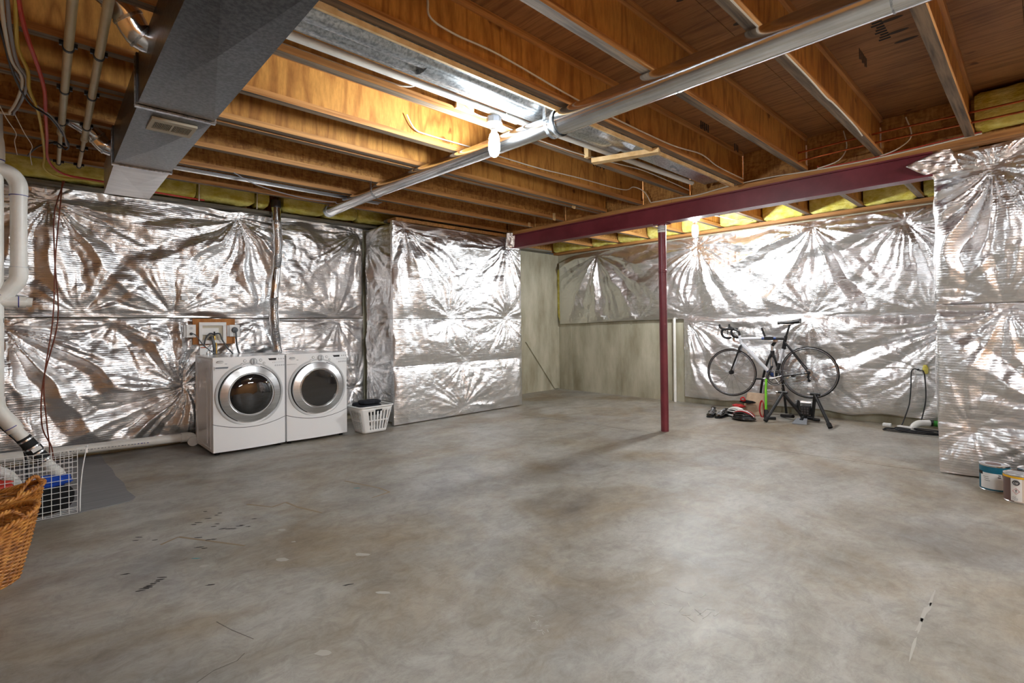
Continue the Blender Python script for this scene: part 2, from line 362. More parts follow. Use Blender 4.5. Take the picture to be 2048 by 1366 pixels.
# ---- ceiling: deck, plywood sheets, joists with flanges, blocking
ceiling = struct(MB().box(X0-.2, X1+.2, Y0-.2, Y1+.2, ZS+.02, ZS+.08).build('ceiling', 'subfloor', base=(0, 0, ZS)), 'unfinished basement ceiling of plywood subfloor on wood joists')
sheet = MB().box(-1.218, 1.218, -.6085, .6085, ZS, ZS+.018)
first = None
for iy in range(9):
    for ix in range(6):
        x = X0+.2+1.22+ix*2.44-(iy % 2)*1.22-.9; y = Y0+.6+iy*1.22
        if x-1.22 > X1 or y-.61 > Y1: continue
        if first is None:
            first = sheet.build('subfloor_panel', 'subfloor', ceiling); first.location = (x, y, 0)
        else: again(first, ceiling, (x-first.location.x, y-first.location.y, 0))
JY = [5.661, 5.101, 4.521, 3.906, 3.815, 3.301, 2.706, 2.123, 1.531, .951, .371, -.22, -.81, -1.40, -1.99, -2.58, -3.17]
def joist_proto(x0, x1, web):
    y = 0.
    j = MB().box(x0, x1, y-.006, y+.006, ZJ+.03, ZS-.03).build('floor_joist', web, ceiling)
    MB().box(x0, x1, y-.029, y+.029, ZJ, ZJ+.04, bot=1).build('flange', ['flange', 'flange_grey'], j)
    MB().box(x0, x1, y-.029, y+.029, ZS-.04, ZS-.002).build('flange', ['flange'], j)
    return j
def place_joist(proto, y, used=set()):
    if proto.name not in used: used.add(proto.name); proto.location.y = y; return proto
    j = again(proto, ceiling, (0, y-proto.location.y, 0))
    for c in list(proto.children): again(c, j, (0, 0, 0))
    return j
pr = {('n', 'ply'): joist_proto(X0, 5.30, 'ply'), ('n', 'osb'): joist_proto(X0, 5.30, 'osb'), ('f', 'ply'): joist_proto(5.44, X1-.03, 'ply'), ('f', 'osb'): joist_proto(5.44, X1-.03, 'osb')}
JO = {}
for i, y in enumerate(JY):
    w = 'osb' if i < 3 else 'ply'
    JO[i] = place_joist(pr[('n', w)], y)
    if i != 4: place_joist(pr[('f', w)], y)
# stamps printed on the webs
for i, x, z, n, L in ((8, 4.05, 2.86, 7, .20), (9, 3.95, 2.87, 5, .16), (9, 4.6, 2.84, 3, .10), (10, 3.6, 2.86, 6, .20), (5, 3.1, 2.84, 4, .12), (3, 2.05, 2.80, 6, .18)):
    m = MB()
    for k in range(n): m.box(x+k*L/n, x+k*L/n+L/n*.6, JY[i]-.0072, JY[i]-.0062, z-.035+.01*(k % 2), z+.03)
    m.build('printed_stamp', 'ink', JO[i])
m = MB()
for k in range(9): m.box(3.55+k*.035, 3.57+k*.035, .62, .66+.01*(k % 3), ZS-.001, ZS-.0002)
m.build('printed_stamp', 'ink', ceiling)
# weathered spots on the sheets
MT['knot'] = pm('dark_plywood_patch', lin(58, 42, 26), rough=.7)
for x, y, a in ((3.30, .60, .1), (3.47, .57, .1), (3.62, .58, .09), (3.80, .58, .09), (3.95, .56, .10), (3.4, .10, .06), (2.4, 1.85, .05), (2.55, 1.30, .08), (3.0, 1.2, .05)):
    P = [(x+.018*math.sin(t), y+a*.62*math.cos(t), ZS-.0008) for t in [2*math.pi*k/12 for k in range(12)]]
    MB().prism(P, (0, 0, .0008)).build('plug_patch', 'knot', ceiling)
# blocking over the beam, rim boards
JS = sorted(y for i, y in enumerate(JY) if i != 4)
for a, b in zip(JS, JS[1:]+[Y1]):
    MB().box(5.355, 5.375, a+.008, b-.008, ZJ, ZS-.002).build('blocking_panel', 'osb', ceiling)
MB().box(X0, X1, Y1+.02, Y1+.05, 2.67, ZS).build('rim_board', 'osb', ceiling)
MB().box(X1-.03, X1, Y0, Y1, 2.66, ZS).build('rim_board', 'osb', ceiling)

# ---- sill plates
struct(MB().box(X0, 7.2, 6.42, Y1, 2.635, 2.665).build('trim_1', 'plate_grey'), 'grey sill plate on top of the wall behind the washer')
struct(MB().box(3.36, 5.30, 5.63, 5.83, 2.605, 2.645).build('trim_2', 'plate'), 'tan wood plate on top of the boxed-out wall')
struct(MB().box(3.40, 5.30, 5.86, 6.0, 2.63, 2.665).build('trim_3', 'plate_grey'), 'grey wood plate behind the tan plate')
struct(MB().box(X1-.14, X1-.001, .58, Y1, 2.621, 2.66).build('trim_4', 'plate'), 'wood sill plate above the foil behind the bicycle')

# ---- steel beam and column
bm_ = thing('steel_beam', 'dark red steel beam running across the basement under the joists', 'beam', (5.37, 3.1, ZB))
b0, b1 = .60, 5.60
MB().box(5.30, 5.44, b0, b1, ZB, ZB+.014).build('bottom_flange', 'beam', bm_)
MB().box(5.30, 5.44, b0, b1, 2.611, 2.625).build('top_flange', 'beam', bm_)
MB().box(5.335, 5.347, b0, b1, ZB+.014, 2.611).build('web', 'beam', bm_)
pl = thing('beam_plate', 'tan wood plate bolted on top of the red steel beam', 'lumber', (5.37, 3.1, 2.625))
for y, y2 in ((-3.5, -.6), (-.6, 2.9), (2.9, 5.6)):
    MB().box(5.302, 5.438, y+.002, y2-.002, 2.6255, ZJ-.001).build('plank', 'plate', pl)
cl = thing('steel_column', 'round dark red steel post standing under the red beam', 'column', (5.37, 3.065, 0))
MB().lathe([(.045, 0.0), (.045, ZB-.012)], (5.37, 3.065, 0), n=28).build('shaft', 'beam', cl, smooth=40)
MB().box(5.31, 5.43, 2.985, 3.145, ZB-.012, ZB-.0005).build('cap_plate', 'beam', cl)
MB().lathe([(.048, 0), (.048, .075)], (5.37, 3.065, ZB-.105), n=28).build('label_sticker', 'white', cl, smooth=40)
MB().lathe([(.0452, 0.0), (.049, .004), (.049, .03), (.0452, .034)], (5.37, 3.065, 1.85), n=28, capa=False, capb=False).build('collar', 'beam', cl, smooth=40)
for k, c in enumerate((.25, .55, .8)):
    MB().lathe([(.0483, 0), (.0483, .006)], (5.37, 3.065, ZB-.1+c*.07), n=28).build('print_line', 'ink', cl)

# ================================================================== FOIL-FACED INSULATION
def vnoise(u, v, f, seed):
    """smooth value noise on a lattice of f cells per metre"""
    r = np.random.RandomState(seed); L = r.rand(128, 128)
    x, y = u*f+37.3, v*f+11.7; i = np.floor(x).astype(int); j = np.floor(y).astype(int); a = x-i; b = y-j
    a = a*a*(3-2*a); b = b*b*(3-2*b); g_ = lambda p, q: L[p % 128, q % 128]
    return (g_(i, j)*(1-a)+g_(i+1, j)*a)*(1-b)+(g_(i, j+1)*(1-a)+g_(i+1, j+1)*a)*b
def foil(label, P0, U, V, N, W, H, pins, seed, puff=.055, res=.011, group=None, edge=None, depth=.06, crease=.040, name='foil_insulation_blanket', build=True):
    P0, U, V, N = (np.array(q, float) for q in (P0, U, V, N))
    nu, nv = int(W/res)+1, int(H/res)+1
    u, v = np.meshgrid(np.linspace(0, W, nu), np.linspace(0, H, nv), indexing='ij')
    wob = lambda s: (vnoise(u, v, 3.0, s)-.5)
    du, dv = np.minimum(u, W-u), np.minimum(v, H-v)
    h = puff*(1-np.exp(-du/.05))*(1-np.exp(-dv/.09))*(.75+.5*vnoise(u, v, 1.6, seed))
    rs = np.random.RandomState(seed+5); tot = np.zeros_like(h)
    for k, pin in enumerate(pins):
        pu, pv = pin[0], pin[1]; st = pin[2] if len(pin) > 2 else 1.0; Lr = pin[3] if len(pin) > 3 else .55
        x, y = u-pu+.05*wob(seed+31+k), v-pv+.05*wob(seed+61+k)
        r = np.hypot(x, y); th = np.arctan2(y, x)/(2*np.pi)+.5
        def lobes(K, t):
            kn = rs.rand(K)*2-1; kn += .4*np.sign(kn); kn = np.append(kn, kn[0]); return np.interp(t % 1.0, np.linspace(0, 1, K+1), kn)
        ph = th + .03*(vnoise(u, v, 2.2, seed+90+k)-.5)+.012*(vnoise(u, v, 6., seed+95+k)-.5)
        c = lobes(34, ph); c2 = lobes(83, ph+.01*(vnoise(u, v, 9., seed+97+k)-.5)); c3 = lobes(190, th)
        env = (r/(r+.08))*np.exp(-(r/(Lr*1.6))**1.5)
        tot += st*crease*env*(.85*c*np.minimum(1, r*2.2+.12)+.42*c2*np.minimum(1, r*3+.1)*np.exp(-r/.9)+.16*c3*np.exp(-r/.35))
        h *= 1-.9*np.exp(-(r/.12)**1.2)
    # long stray folds and crinkles
    fold = np.abs(vnoise(u*.9+.5*v, v*.8-.3*u, 2.6, seed+11)-.5)*2
    fold2 = np.abs(vnoise(u+.3*wob(seed+13), v+.3*wob(seed+14), 6.5, seed+12)-.5)*2
    cr = np.abs(vnoise(u+.1*wob(seed+15), v, 15., seed+16)-.5)*2; cr2 = np.abs(vnoise(u, v+.05*wob(seed+18), 34., seed+17)-.5)*2
    em = (1-np.exp(-du/.03))*(1-np.exp(-dv/.03))
    h = h + (tot + .030*(fold-.4) + .011*(fold2-.4))*em + .0052*(cr-.4) + .0024*(cr2-.4) + .0036*(np.abs(vnoise(u*.5+.1*wob(seed+19), v, 26., seed+20)-.5)*2-.4)
    h = np.maximum(h, .012-depth)
    sag = edge(u, v, W, H) if edge else 0
    P = P0+U*u[..., None]+V*(v+sag)[..., None]+N*(h+depth)[..., None]
    B = P0+U*u[..., None]+V*(v+sag)[..., None]+N*.004
    vs = P.reshape(-1, 3); idx = np.arange(nu*nv).reshape(nu, nv)
    f = np.stack([idx[:-1, :-1], idx[1:, :-1], idx[1:, 1:], idx[:-1, 1:]], -1).reshape(-1, 4)
    ring = np.concatenate([idx[:, 0], idx[-1, 1:], idx[-2::-1, -1], idx[0, -2:0:-1]])
    back = B.reshape(-1, 3)[ring]; n0 = len(vs); k = len(ring)
    vs = np.concatenate([vs, back])
    skirt = np.array([(ring[i], n0+i, n0+(i+1) % k, ring[(i+1) % k]) for i in range(k)])
    f = np.concatenate([f, skirt])
    if np.dot(np.cross(U, V), N) < 0: f = f[:, ::-1]
    lo, hi = vs.min(0), vs.max(0); o0 = ((lo[0]+hi[0])/2, (lo[1]+hi[1])/2, lo[2])
    me = bpy.data.meshes.new(name); vs = vs-np.array(o0)
    me.vertices.add(len(vs)); me.vertices.foreach_set('co', vs.astype(np.float32).ravel())
    me.loops.add(len(f)*4); me.loops.foreach_set('vertex_index', f.astype(np.int32).ravel())
    me.polygons.add(len(f)); me.polygons.foreach_set('loop_start', np.arange(0, len(f)*4, 4, dtype=np.int32))
    me.update(calc_edges=True); me.validate()
    me.polygons.foreach_set('use_smooth', [True]*len(me.polygons)); me.set_sharp_from_angle(angle=math.radians(50))
    me.materials.append(MT['foil'])
    o = bpy.data.objects.new(name, me); COL.objects.link(o); o.location = o0; WL[o.name] = o0
    return tag(o, label, 'insulation', group)

ragged = lambda a, f, s, top=True: (lambda u, v, W, H: a*(vnoise(u, u*0, f, s)-.5)*(v/H if top else 1-v/H))   # only the free edge is uneven
YA = Y1-.006
# wall behind the washer, two courses (u runs along +X from X = -1.0)
foil('wrinkled silver foil insulation, upper course behind the washer and dryer', (-1.0, YA, 1.385), (1, 0, 0), (0, 0, 1), (0, -1, 0), 4.37, 1.25,
     [(1.11, 1.13, 1.3, .75), (2.80, 1.20, 1.3, .75), (4.28, 1.20, .9, .5), (1.38, .05, .7, .3), (2.12, .02, .9, .45), (3.01, .02, .4, .3), (3.98, .02, .5, .3), (.2, 1.1, 1, .6), (.3, .02, 1, .5)], 11, edge=ragged(.05, 4, 3))
foil('wrinkled silver foil insulation, lower course behind the washer and above the white drain pipe', (-1.0, YA, .07), (1, 0, 0), (0, 0, 1), (0, -1, 0), 4.37, 1.305,
     [(.85, 1.22, 1.3, .9), (2.22, .58, 1.4, .8), (1.65, 1.26, .6, .4), (4.2, .35, .9, .4), (3.0, 1.28, .35, .3), (2.2, 1.28, .4, .3), (4.0, 1.28, .5, .3), (.1, .1, 1, .6)], 23, edge=ragged(.05, 4, 5, False))
# boxed-out offset: front in three courses, side
foil('silver foil insulation, top course on the boxed-out wall right of the dryer', (3.32, 5.70, 1.36), (1, 0, 0), (0, 0, 1), (0, -1, 0), 2.27, 1.235, [(.15, 1.16, 1.2, .7), (1.93, 1.10, 1.2, .7), (.88, .01, .5, .3), (1.92, .01, .6, .35)], 31, depth=.05, edge=ragged(.04, 4, 7))
foil('silver foil insulation, middle course on the boxed-out wall right of the dryer', (3.32, 5.70, .755), (1, 0, 0), (0, 0, 1), (0, -1, 0), 2.27, .60, [(.88, .59, .4, .25), (1.92, .59, .7, .3), (1.13, .06, .4, .2)], 37, depth=.05)
foil('silver foil insulation, bottom course on the boxed-out wall right of the dryer', (3.32, 5.70, .015), (1, 0, 0), (0, 0, 1), (0, -1, 0), 2.27, .735, [(1.13, .72, .5, .3), (1.1, .10, .8, .4)], 41, depth=.05, crease=.035)
foil('silver foil insulation wrapped round the side of the boxed-out wall above the laundry basket', (3.42, Y1-.11, .02), (0, -1, 0), (0, 0, 1), (-1, 0, 0), .78, 2.57, [(.05, 1.36, 1, .5), (.6, 1.36, .6, .4), (.1, 2.4, 1, .6), (.1, .7, .8, .4)], 43, depth=.02, edge=ragged(.04, 4, 9))
# wall behind the bicycle (u runs toward the camera's right, -Y)
def bedge(u, v, W, H): return -.13*np.exp(-(u/.28)**1.5)*(v/H)-.05*np.exp(-(u/1.2)**2)*(1-v/H)
foil('silver foil insulation, long upper course on the far wall behind the post', (X1-.006, 6.52, 1.325), (0, -1, 0), (0, 0, 1), (-1, 0, 0), 5.95, 1.265,
     [(.95, 1.17, 1.4, .8), (2.83, 1.13, 1.4, .8), (4.44, 1.20, 1.3, .8), (5.44, 1.11, 1.2, .8), (2.67, .05, .5, .3), (4.39, .02, .6, .35), (5.60, .0, .5, .3), (1.77, .02, .3, .2)], 51, edge=bedge)
foil('silver foil insulation, lower course on the far wall behind the bicycle', (X1-.006, 3.93, .10), (0, -1, 0), (0, 0, 1), (-1, 0, 0), 3.36, 1.225,
     [(.09, 1.18, 1.4, .9), (1.80, 1.21, .45, .35), (3.3, 1.15, 1.4, 1.0), (2.93, .58, .6, .3)], 57, edge=ragged(.06, 3, 11, False))
# wall on the right, in front of the camera (faces -X)
foil('silver foil insulation with golden reflections, upper course on the right wall', (5.46, .605, 1.385), (0, -1, 0), (0, 0, 1), (-1, 0, 0), 2.6, 1.235,
     [(.355, 1.05, 1.6, .9), (.09, .0, .6, .3), (.41, .0, .8, .4), (1.5, 1.1, 1.3, .8), (1.3, .02, .8, .4), (2.4, 1.0, 1, .7)], 63, depth=.04, edge=ragged(.06, 5, 13))
foil('silver foil insulation, lower course on the right wall behind the paint cans', (5.46, .605, .015), (0, -1, 0), (0, 0, 1), (-1, 0, 0), 2.6, 1.365,
     [(.41, 1.34, .8, .5), (1.3, 1.34, .9, .5), (.2, .40, .5, .4), (.9, .5, 1, .7), (1.9, .6, 1, .7)], 67, depth=.04, edge=ragged(.03, 5, 15, False))
foil('silver foil insulation on the hidden return of the right wall facing the bicycle', (5.45, .56, .02), (1, 0, 0), (0, 0, 1), (0, 1, 0), 2.0, 2.38, [(.4, 1.3, .8, .5), (1.2, 2.2, 1, .6)], 71, depth=.01, res=.02)
# loose flaps over the beam ends
def flap(label, pts, mat='foil', nm='foil_flap', th=.004, seed=3):
    """a crumpled quad of foil with thickness: pts = 4 corners"""
    A, B, C_, D = (np.array(p, float) for p in pts); n = 18; rr = np.random.RandomState(seed)
    N = np.cross(B-A, D-A); N /= np.linalg.norm(N); G = []
    a, b = np.meshgrid(np.linspace(0, 1, n), np.linspace(0, 1, n), indexing='ij')
    h = .03*(np.abs(vnoise(a, b, 5, seed)-.5)+.6*np.abs(vnoise(a, b, 11, seed+1)-.5))
    P = A*((1-a)*(1-b))[..., None]+B*(a*(1-b))[..., None]+C_*(a*b)[..., None]+D*((1-a)*b)[..., None]+N*h[..., None]
    m = MB().grid(P.tolist()); o = m.build(nm, mat, smooth=50)
    s_ = o.modifiers.new('thick', 'SOLIDIFY'); s_.thickness = th
    return tag(o, label, 'insulation')
flap('loose foil corner folded over the right end of the red beam', [(5.36, .50, 2.655), (5.27, .77, 2.53), (5.34, .60, 2.40), (5.385, .42, 2.45)], seed=5)
flap('crumpled foil tucked over the left end of the red beam', [(5.22, 5.56, 2.665), (5.40, 5.46, 2.66), (5.42, 5.50, 2.40), (5.2, 5.58, 2.40)], seed=9)

# ---- yellow glass wool batts in the rim
def batt(label, a, b, seed, group, n=(30, 10, 6)):
    """soft lumpy block between corners a and b"""
    a, b = np.array(a), np.array(b); rr = np.random.RandomState(seed); m = MB()
    L = b-a; big = int(np.argmax(L[:2])); oth = 1-big; nu = max(6, int(L[big]/.035)); nv = 18; P = []
    for i in range(nu+1):
        row = []
        for k in range(nv):
            t = 2*math.pi*k/nv; sq = lambda c: math.copysign(abs(c)**.45, c)
            e = 1 if 0 < i < nu else .86
            q = np.zeros(3); q[big] = a[big]+L[big]*i/nu
            w = (1+.16*(vnoise(np.array([q[big]]), np.array([k*.13]), 5, seed)[0]-.5)+.10*(vnoise(np.array([q[big]]), np.array([k*.3]), 17, seed+1)[0]-.5))*e
            q[oth] = (a[oth]+b[oth])/2+L[oth]/2*sq(math.cos(t))*w; q[2] = (a[2]+b[2])/2+L[2]/2*sq(math.sin(t))*w
            row.append(tuple(q))
        row.append(row[0]); P.append(row)
    m.grid(P); c = len(m.v); m.f.append(tuple(range(nv))); m.m.append(0); m.f.append(tuple(nu*(nv+1)+k for k in reversed(range(nv)))); m.m.append(0)
    return tag(m.build('insulation_batt', 'glasswool', smooth=60), label, 'insulation', group)
GA, GB = 'yellow batts along the rim above the washer wall', 'yellow batts between the joists above the far wall'
xs = [-1.6, -.3, .85, 1.33, 1.92, 2.225, 2.75, 3.2, 4.2, 5.3]; xe = xs[1:]; xe[4] = 2.085
wh = ['far left of the basement behind the hanging cables', 'behind the end of the dark trunk duct', 'just right of the dark trunk duct', 'above the washer between two strings', 'between the string and the flexible dryer vent', 'right of the flexible dryer vent', 'behind the end of the round duct', 'above the left half of the boxed-out wall', 'above the right half of the boxed-out wall']
for i in range(9):
    batt('yellow glass wool batt in the rim, '+wh[i], (xs[i]+.01, 6.30, 2.69), (xe[i]-.01, 6.58, 2.97), 100+i, GA)
far = [y for y in sorted(JS) if y > .3] + [Y1]
wn = ['at the right end by the right wall', 'second bay from the right wall', 'third bay from the right wall', 'fourth bay from the right wall', 'beside the far bulb', 'left of the far bulb', 'behind the steel post', 'left of the steel post', 'above the loose corner of the foil', 'in the far corner']
for i, (a, b) in enumerate(zip(far, far[1:])):
    batt('yellow glass wool batt above the far wall, '+wn[i], (X1-.20, a+.034, 2.665), (X1-.035, b-.034, 2.96), 140+i, GB)
batt('ragged yellow glass wool edge showing at the left end of the far foil', (X1-.05, 6.525, 1.36), (X1-.004, 6.59, 2.36), 175, 'torn batt edges')
for lb, y in (('left strip of white tape on the lower edge of the far foil', 5.45), ('right strip of white tape on the lower edge of the far foil', 4.80)):
    tag(MB().obox((X1-.118, y, 1.40), (0, .055, .006), (0, 0, .012), (.0015, 0, 0)).obox((X1-.119, y-.02, 1.375), (0, .012, 0), (0, 0, .03), (.0015, 0, 0)).build('white_tape', 'white'), lb, 'tape', 'white tape on the far foil')
batt('yellow glass wool batt filling the joist bay above the right wall', (5.18, -.19, 2.69), (5.345, .335, 2.98), 171, 'yellow batts above the right wall')
batt('yellow glass wool batt in the second joist bay above the right wall', (5.18, -.78, 2.69), (5.345, -.255, 2.98), 172, 'yellow batts above the right wall')

# ================================================================== BULBS
def emis(name, col, s):
    m, nt, b = nodes(name); b.inputs['Base Color'].default_value = (.9, .9, .9, 1)
    b.inputs['Emission Color'].default_value = (*col, 1); b.inputs['Emission Strength'].default_value = s; return m
MT['bulb'] = emis('glowing_bulb', BULB_COL, BULB_W)
MT['porcelain'] = pm('white_porcelain', lin(236, 234, 228), rough=.25)
MT['bulb_far'] = emis('glowing_far_bulb', BULB_COL, BULB_W*1.75)
def lampholder(x, y, zt, label, mat='bulb'):
    t = thing('bulb_fixture', label, 'lamp', (x, y, zt-.30), 'bare bulb fixtures on the joists')
    MB().lathe([(.047, 0), (.052, -.004), (.052, -.042), (.048, -.046)], (x, y, zt), n=8).build('junction_box', 'darksteel', t)
    MB().lathe([(.058, -.046), (.058, -.052), (.05, -.058), (.03, -.064), (.026, -.085), (.0, -.085)], (x, y, zt), n=28).build('lampholder', 'porcelain', t, smooth=40)
    MB().lathe([(.020, -.084), (.021, -.10), (.027, -.118), (.030, -.124)], (x, y, zt), n=20).build('bulb_base', 'white', t, smooth=40)
    MB().lathe([(.0, -.124), (.030, -.124), (.036, -.15), (.039, -.19), (.038, -.23), (.030, -.26), (.015, -.275), (.0, -.278)], (x, y, zt), n=16, capa=False, capb=False).build('bulb', mat, t, smooth=60)
    return t
lampholder(2.32, 2.588, 2.69, 'bare glowing bulb in a white porcelain holder beside the round duct')
lampholder(6.2, 3.069, 2.634, 'bare glowing bulb on the far side of the red beam', 'bulb_far')
tag(MB().box(6.15, 6.25, 2.70, 3.31, 2.6345, 2.6745).build('mounting_board', 'lumber'), 'pine crosspiece between joists carrying the far bulb', 'lumber')
MT['tube'] = emis('added_fill_tube', (.93, .97, 1.0), FILL_TUBE_W)
def added_fill_light(x, y, rot, label):  # unseen tube fixtures, added to fill the room with even light
    z = 2.60; t = thing('added_fill_light', label, 'lamp', (x, y, z-.06), 'added fill lights behind the camera'); c, s = math.cos(rot), math.sin(rot)
    MB().obox((x, y, z), (.62*c, .62*s, 0), (-.06*s, .06*c, 0), (0, 0, .02)).build('housing', 'white', t)
    for k in (-1, 1):
        a = Vector((x-.6*c-.03*s*k, y-.6*s+.03*c*k, z-.04)); b = Vector((x+.6*c-.03*s*k, y+.6*s+.03*c*k, z-.04))
        MB().cyl(a, b, .016, 10).build('tube', 'tube', t, smooth=60)
    for k in (-.5, .5): MB().cyl((x+k*c, y+k*s, z+.02), (x+k*c, y+k*s, ZJ+.01), .004, 6).build('hanger', 'steel', t)
added_fill_light(.4, -1.4, 0, 'added fill light with two tubes, unseen behind the camera, left one')
added_fill_light(3.4, -1.9, 0, 'added fill light with two tubes, unseen behind the camera, right one')

# ================================================================== DUCTS, PIPES, CABLES OVERHEAD
# ---- dark rectangular trunk duct
td = thing('trunk_duct', 'dark grey rectangular trunk duct hanging under the joists', 'duct', (.59, 3.2, 2.42))
zb, zt = 2.42, 2.668
def ductbox(name, y0, y1, xa0, xb0, xa1, xb1, mat, za=zb, zc=zb, cross=True):
    """tapering rectangular duct along Y with the cross-broken bottom of folded sheet"""
    m = MB(); xm = (xa0+xb0+xa1+xb1)/4; ym = (y0+y1)/2; zm = (za+zc)/2-.020
    v = [(xa0, y0, za), (xb0, y0, za), (xb1, y1, zc), (xa1, y1, zc), (xa0, y0, zt), (xb0, y0, zt), (xb1, y1, zt), (xa1, y1, zt), (xm, ym, zm), ((xa0+xa1)/2-.007, ym, (zm+zt)/2), ((xb0+xb1)/2+.007, ym, (zm+zt)/2)]
    f = [(1, 0, 8), (2, 1, 8), (3, 2, 8), (0, 3, 8), (4, 5, 6, 7), (0, 1, 5, 4), (2, 3, 7, 6), (0, 4, 9), (4, 7, 9), (7, 3, 9), (3, 0, 9), (1, 2, 10), (2, 6, 10), (6, 5, 10), (5, 1, 10)]
    return m.add(v, f).build(name, mat, td)
ductbox('duct_section', -.2, 1.55, .40, .752, .40, .752, 'duct')
ductbox('duct_section', 1.57, 3.20, .40, .752, .408, .757, 'duct')
d3 = ductbox('duct_section', 3.245, 4.46, .412, .757, .43, .765, 'duct')
d4 = ductbox('duct_section', 4.48, 5.52, .435, .765, .468, .785, 'duct_end', zb, zb+.005)
for y, a, b in ((1.56, .392, .76), (3.222, .398, .768), (4.47, .42, .775)):
    MB().box(a, b, y-.012, y+.012, zb-.012, zb-.002).box(a-.002, a+.008, y-.012, y+.012, zb-.004, zt).box(b-.008, b+.002, y-.012, y+.012, zb-.004, zt).build('joint_flange', 'galv', td)
MT['reg'] = pm('cream_register', lin(190, 182, 162), rough=.5)
reg = MB().box(.487, .703, 3.329, 3.372, zb-.018, zb-.004).box(.487, .703, 3.488, 3.531, zb-.018, zb-.004).box(.487, .506, 3.372, 3.488, zb-.018, zb-.004).box(.684, .703, 3.372, 3.488, zb-.018, zb-.004).box(.590, .600, 3.372, 3.488, zb-.017, zb-.004).build('register_grille', 'reg', td)
MB().box(.5, .69, 3.36, 3.50, zb-.0085, zb-.0075).build('throat_shade', 'rubber', reg)  # black sheet stands for the shade in the opening behind the slats
sl = None
for k in range(24):
    x = .510+k*.0073+(.009 if k > 11 else 0)
    o = MB().box(-.0012, .0012, 3.374, 3.486, zb-.016, zb-.0086).build('slat', 'reg', reg) if sl is None else again(sl, reg, (0, 0, 0))
    sl = sl or o; o.location.x = x
# hanger hooks on the duct sides
for y, x in ((1.2, .40), (3.19, .405), (4.44, .428), (4.44, .768)):
    MB().box(x-.006, x+.004, y-.012, y+.012, zb-.003, zt+.006).build('hanger_strap', 'darksteel', td)
# round takeoffs on the left side
def takeoff(y, path, r):
    e = MB().tube(smoothpath(path, 5), r, 18).build('takeoff_elbow', 'galv_bright', td, smooth=35)
    P = smoothpath(path, 5)
    for i in (4, 9, 13):
        if i < len(P)-1:
            d = (P[i+1]-P[i]).normalized()*.006
            MB().cyl(P[i]-d, P[i]+d, r+.004, 18).build('crimp_ring', 'galv', e, smooth=40)
takeoff(2.76, [(.42, 2.89, 2.615), (.37, 2.885, 2.63), (.32, 2.87, 2.70), (.24, 2.85, 2.765), (.1, 2.85, 2.80), (-.1, 2.9, 2.84)], .062)
takeoff(4.5, [(.46, 4.80, 2.615), (.41, 4.80, 2.63), (.355, 4.80, 2.69), (.27, 4.76, 2.745), (.12, 4.73, 2.79), (-.1, 4.7, 2.82)], .058)

# ---- round galvanised supply pipe crossing under the joists
rp = thing('round_duct', 'long shiny round metal duct crossing under the joists', 'duct', (2.5, 2.2, 2.5))
MB().tube([(2.56, -1.6, 2.588), (2.545, 1.0, 2.586), (2.535, 2.18, 2.584)], .080, 40).build('large_pipe', 'galv_bright', rp, smooth=40)
MB().tube([(2.535, 2.10, 2.586), (2.475, 4.4, 2.590), (2.50, 5.62, 2.592)], .0625, 36, caps=False).build('small_pipe', 'galv_bright', rp, smooth=40)
MB().tube([(2.5, 5.58, 2.592), (2.502, 5.66, 2.592)], .0665, 36).build('end_collar', 'galv', rp, smooth=40)
MB().lathe([(.088, -.012), (.090, 0), (.083, .02), (.066, .035)], (2.535, 2.18, 2.584), (-.02, 1, 0), 36, capa=False, capb=False).build('reducer_joint', 'galv', rp, smooth=40)
def hanger(x, y, z, r):
    P = [(x-r-.004, y, ZJ+.03), (x-r-.004, y, z+.01)]+[(x-(r+.004)*math.cos(a), y, z-(r+.004)*math.sin(a)) for a in [math.pi*k/10 for k in range(0, 11)]]+[(x+r+.004, y, ZJ+.03)]
    m = MB()
    for a, b in zip(P, P[1:]):
        a, b = Vector(a), Vector(b); d = (b-a)
        if d.length > .001:
            m.obox((a+b)/2, d/2*1.08, (0, .012, 0), d.normalized().cross(Vector((0, 1, 0)))*.0012)
    m.build('hanger_strap', 'galv', rp)
hanger(2.533, 2.235, 2.585, .083); hanger(2.478, 4.50, 2.590, .0625)
for y in (.4, 1.35): MB().lathe([(.0802, -.004), (.0812, 0), (.0802, .004)], (2.548, y, 2.586), (0, 1, 0), 40, capa=False, capb=False).build('seam_bead', 'galv', rp, smooth=60)

# ---- sheet-metal return panning between two joists, with pressed ribs
pn = thing('return_air_pan', 'ribbed galvanised sheet pan closing a joist bay above the round duct', 'duct', (2.0, 2.35, 2.70))
P = []
ys = np.linspace(2.155, 2.515, 46)
def panz(y):
    z = 2.715
    for c, w, h in ((2.22, .035, .020), (2.34, .045, .028), (2.46, .035, .012)): z -= h*math.exp(-((y-c)/w)**4)
    return z
for x in (-2.5, 0, 1.0, 2.0, 3.0, 3.60): P.append([(x, y, panz(y)) for y in ys])
o = MB().grid(P).build('pan_sheet', 'galv', pn, smooth=40); s_ = o.modifiers.new('thick', 'SOLIDIFY'); s_.thickness = .0015
MB().tube([(1.6, 2.385, 2.705), (3.28, 2.385, 2.705), (3.33, 2.385, 2.705), (3.37, 2.385, 2.705), (3.395, 2.385, 2.705), (3.405, 2.385, 2.705)], [.072, .072, .068, .056, .036, .004], 24, flat=.4).build('rounded_rib', 'galv', pn, smooth=50)
MB().box(3.62, 5.2, 2.155, 2.46, 2.725, 2.727).build('pan_sheet', 'galv', pn)
MB().box(1.0, 5.25, 2.150, 2.172, 2.668, 2.674).build('edge_strip', 'galv', pn)
MB().tube([(4.3, 2.24, 2.78), (4.8, 2.235, 2.755), (5.12, 2.23, 2.735), (5.3, 2.23, 2.73)], [.05, .055, .055, .055], 20).build('outlet_pipe', 'galv_bright', pn, smooth=40)
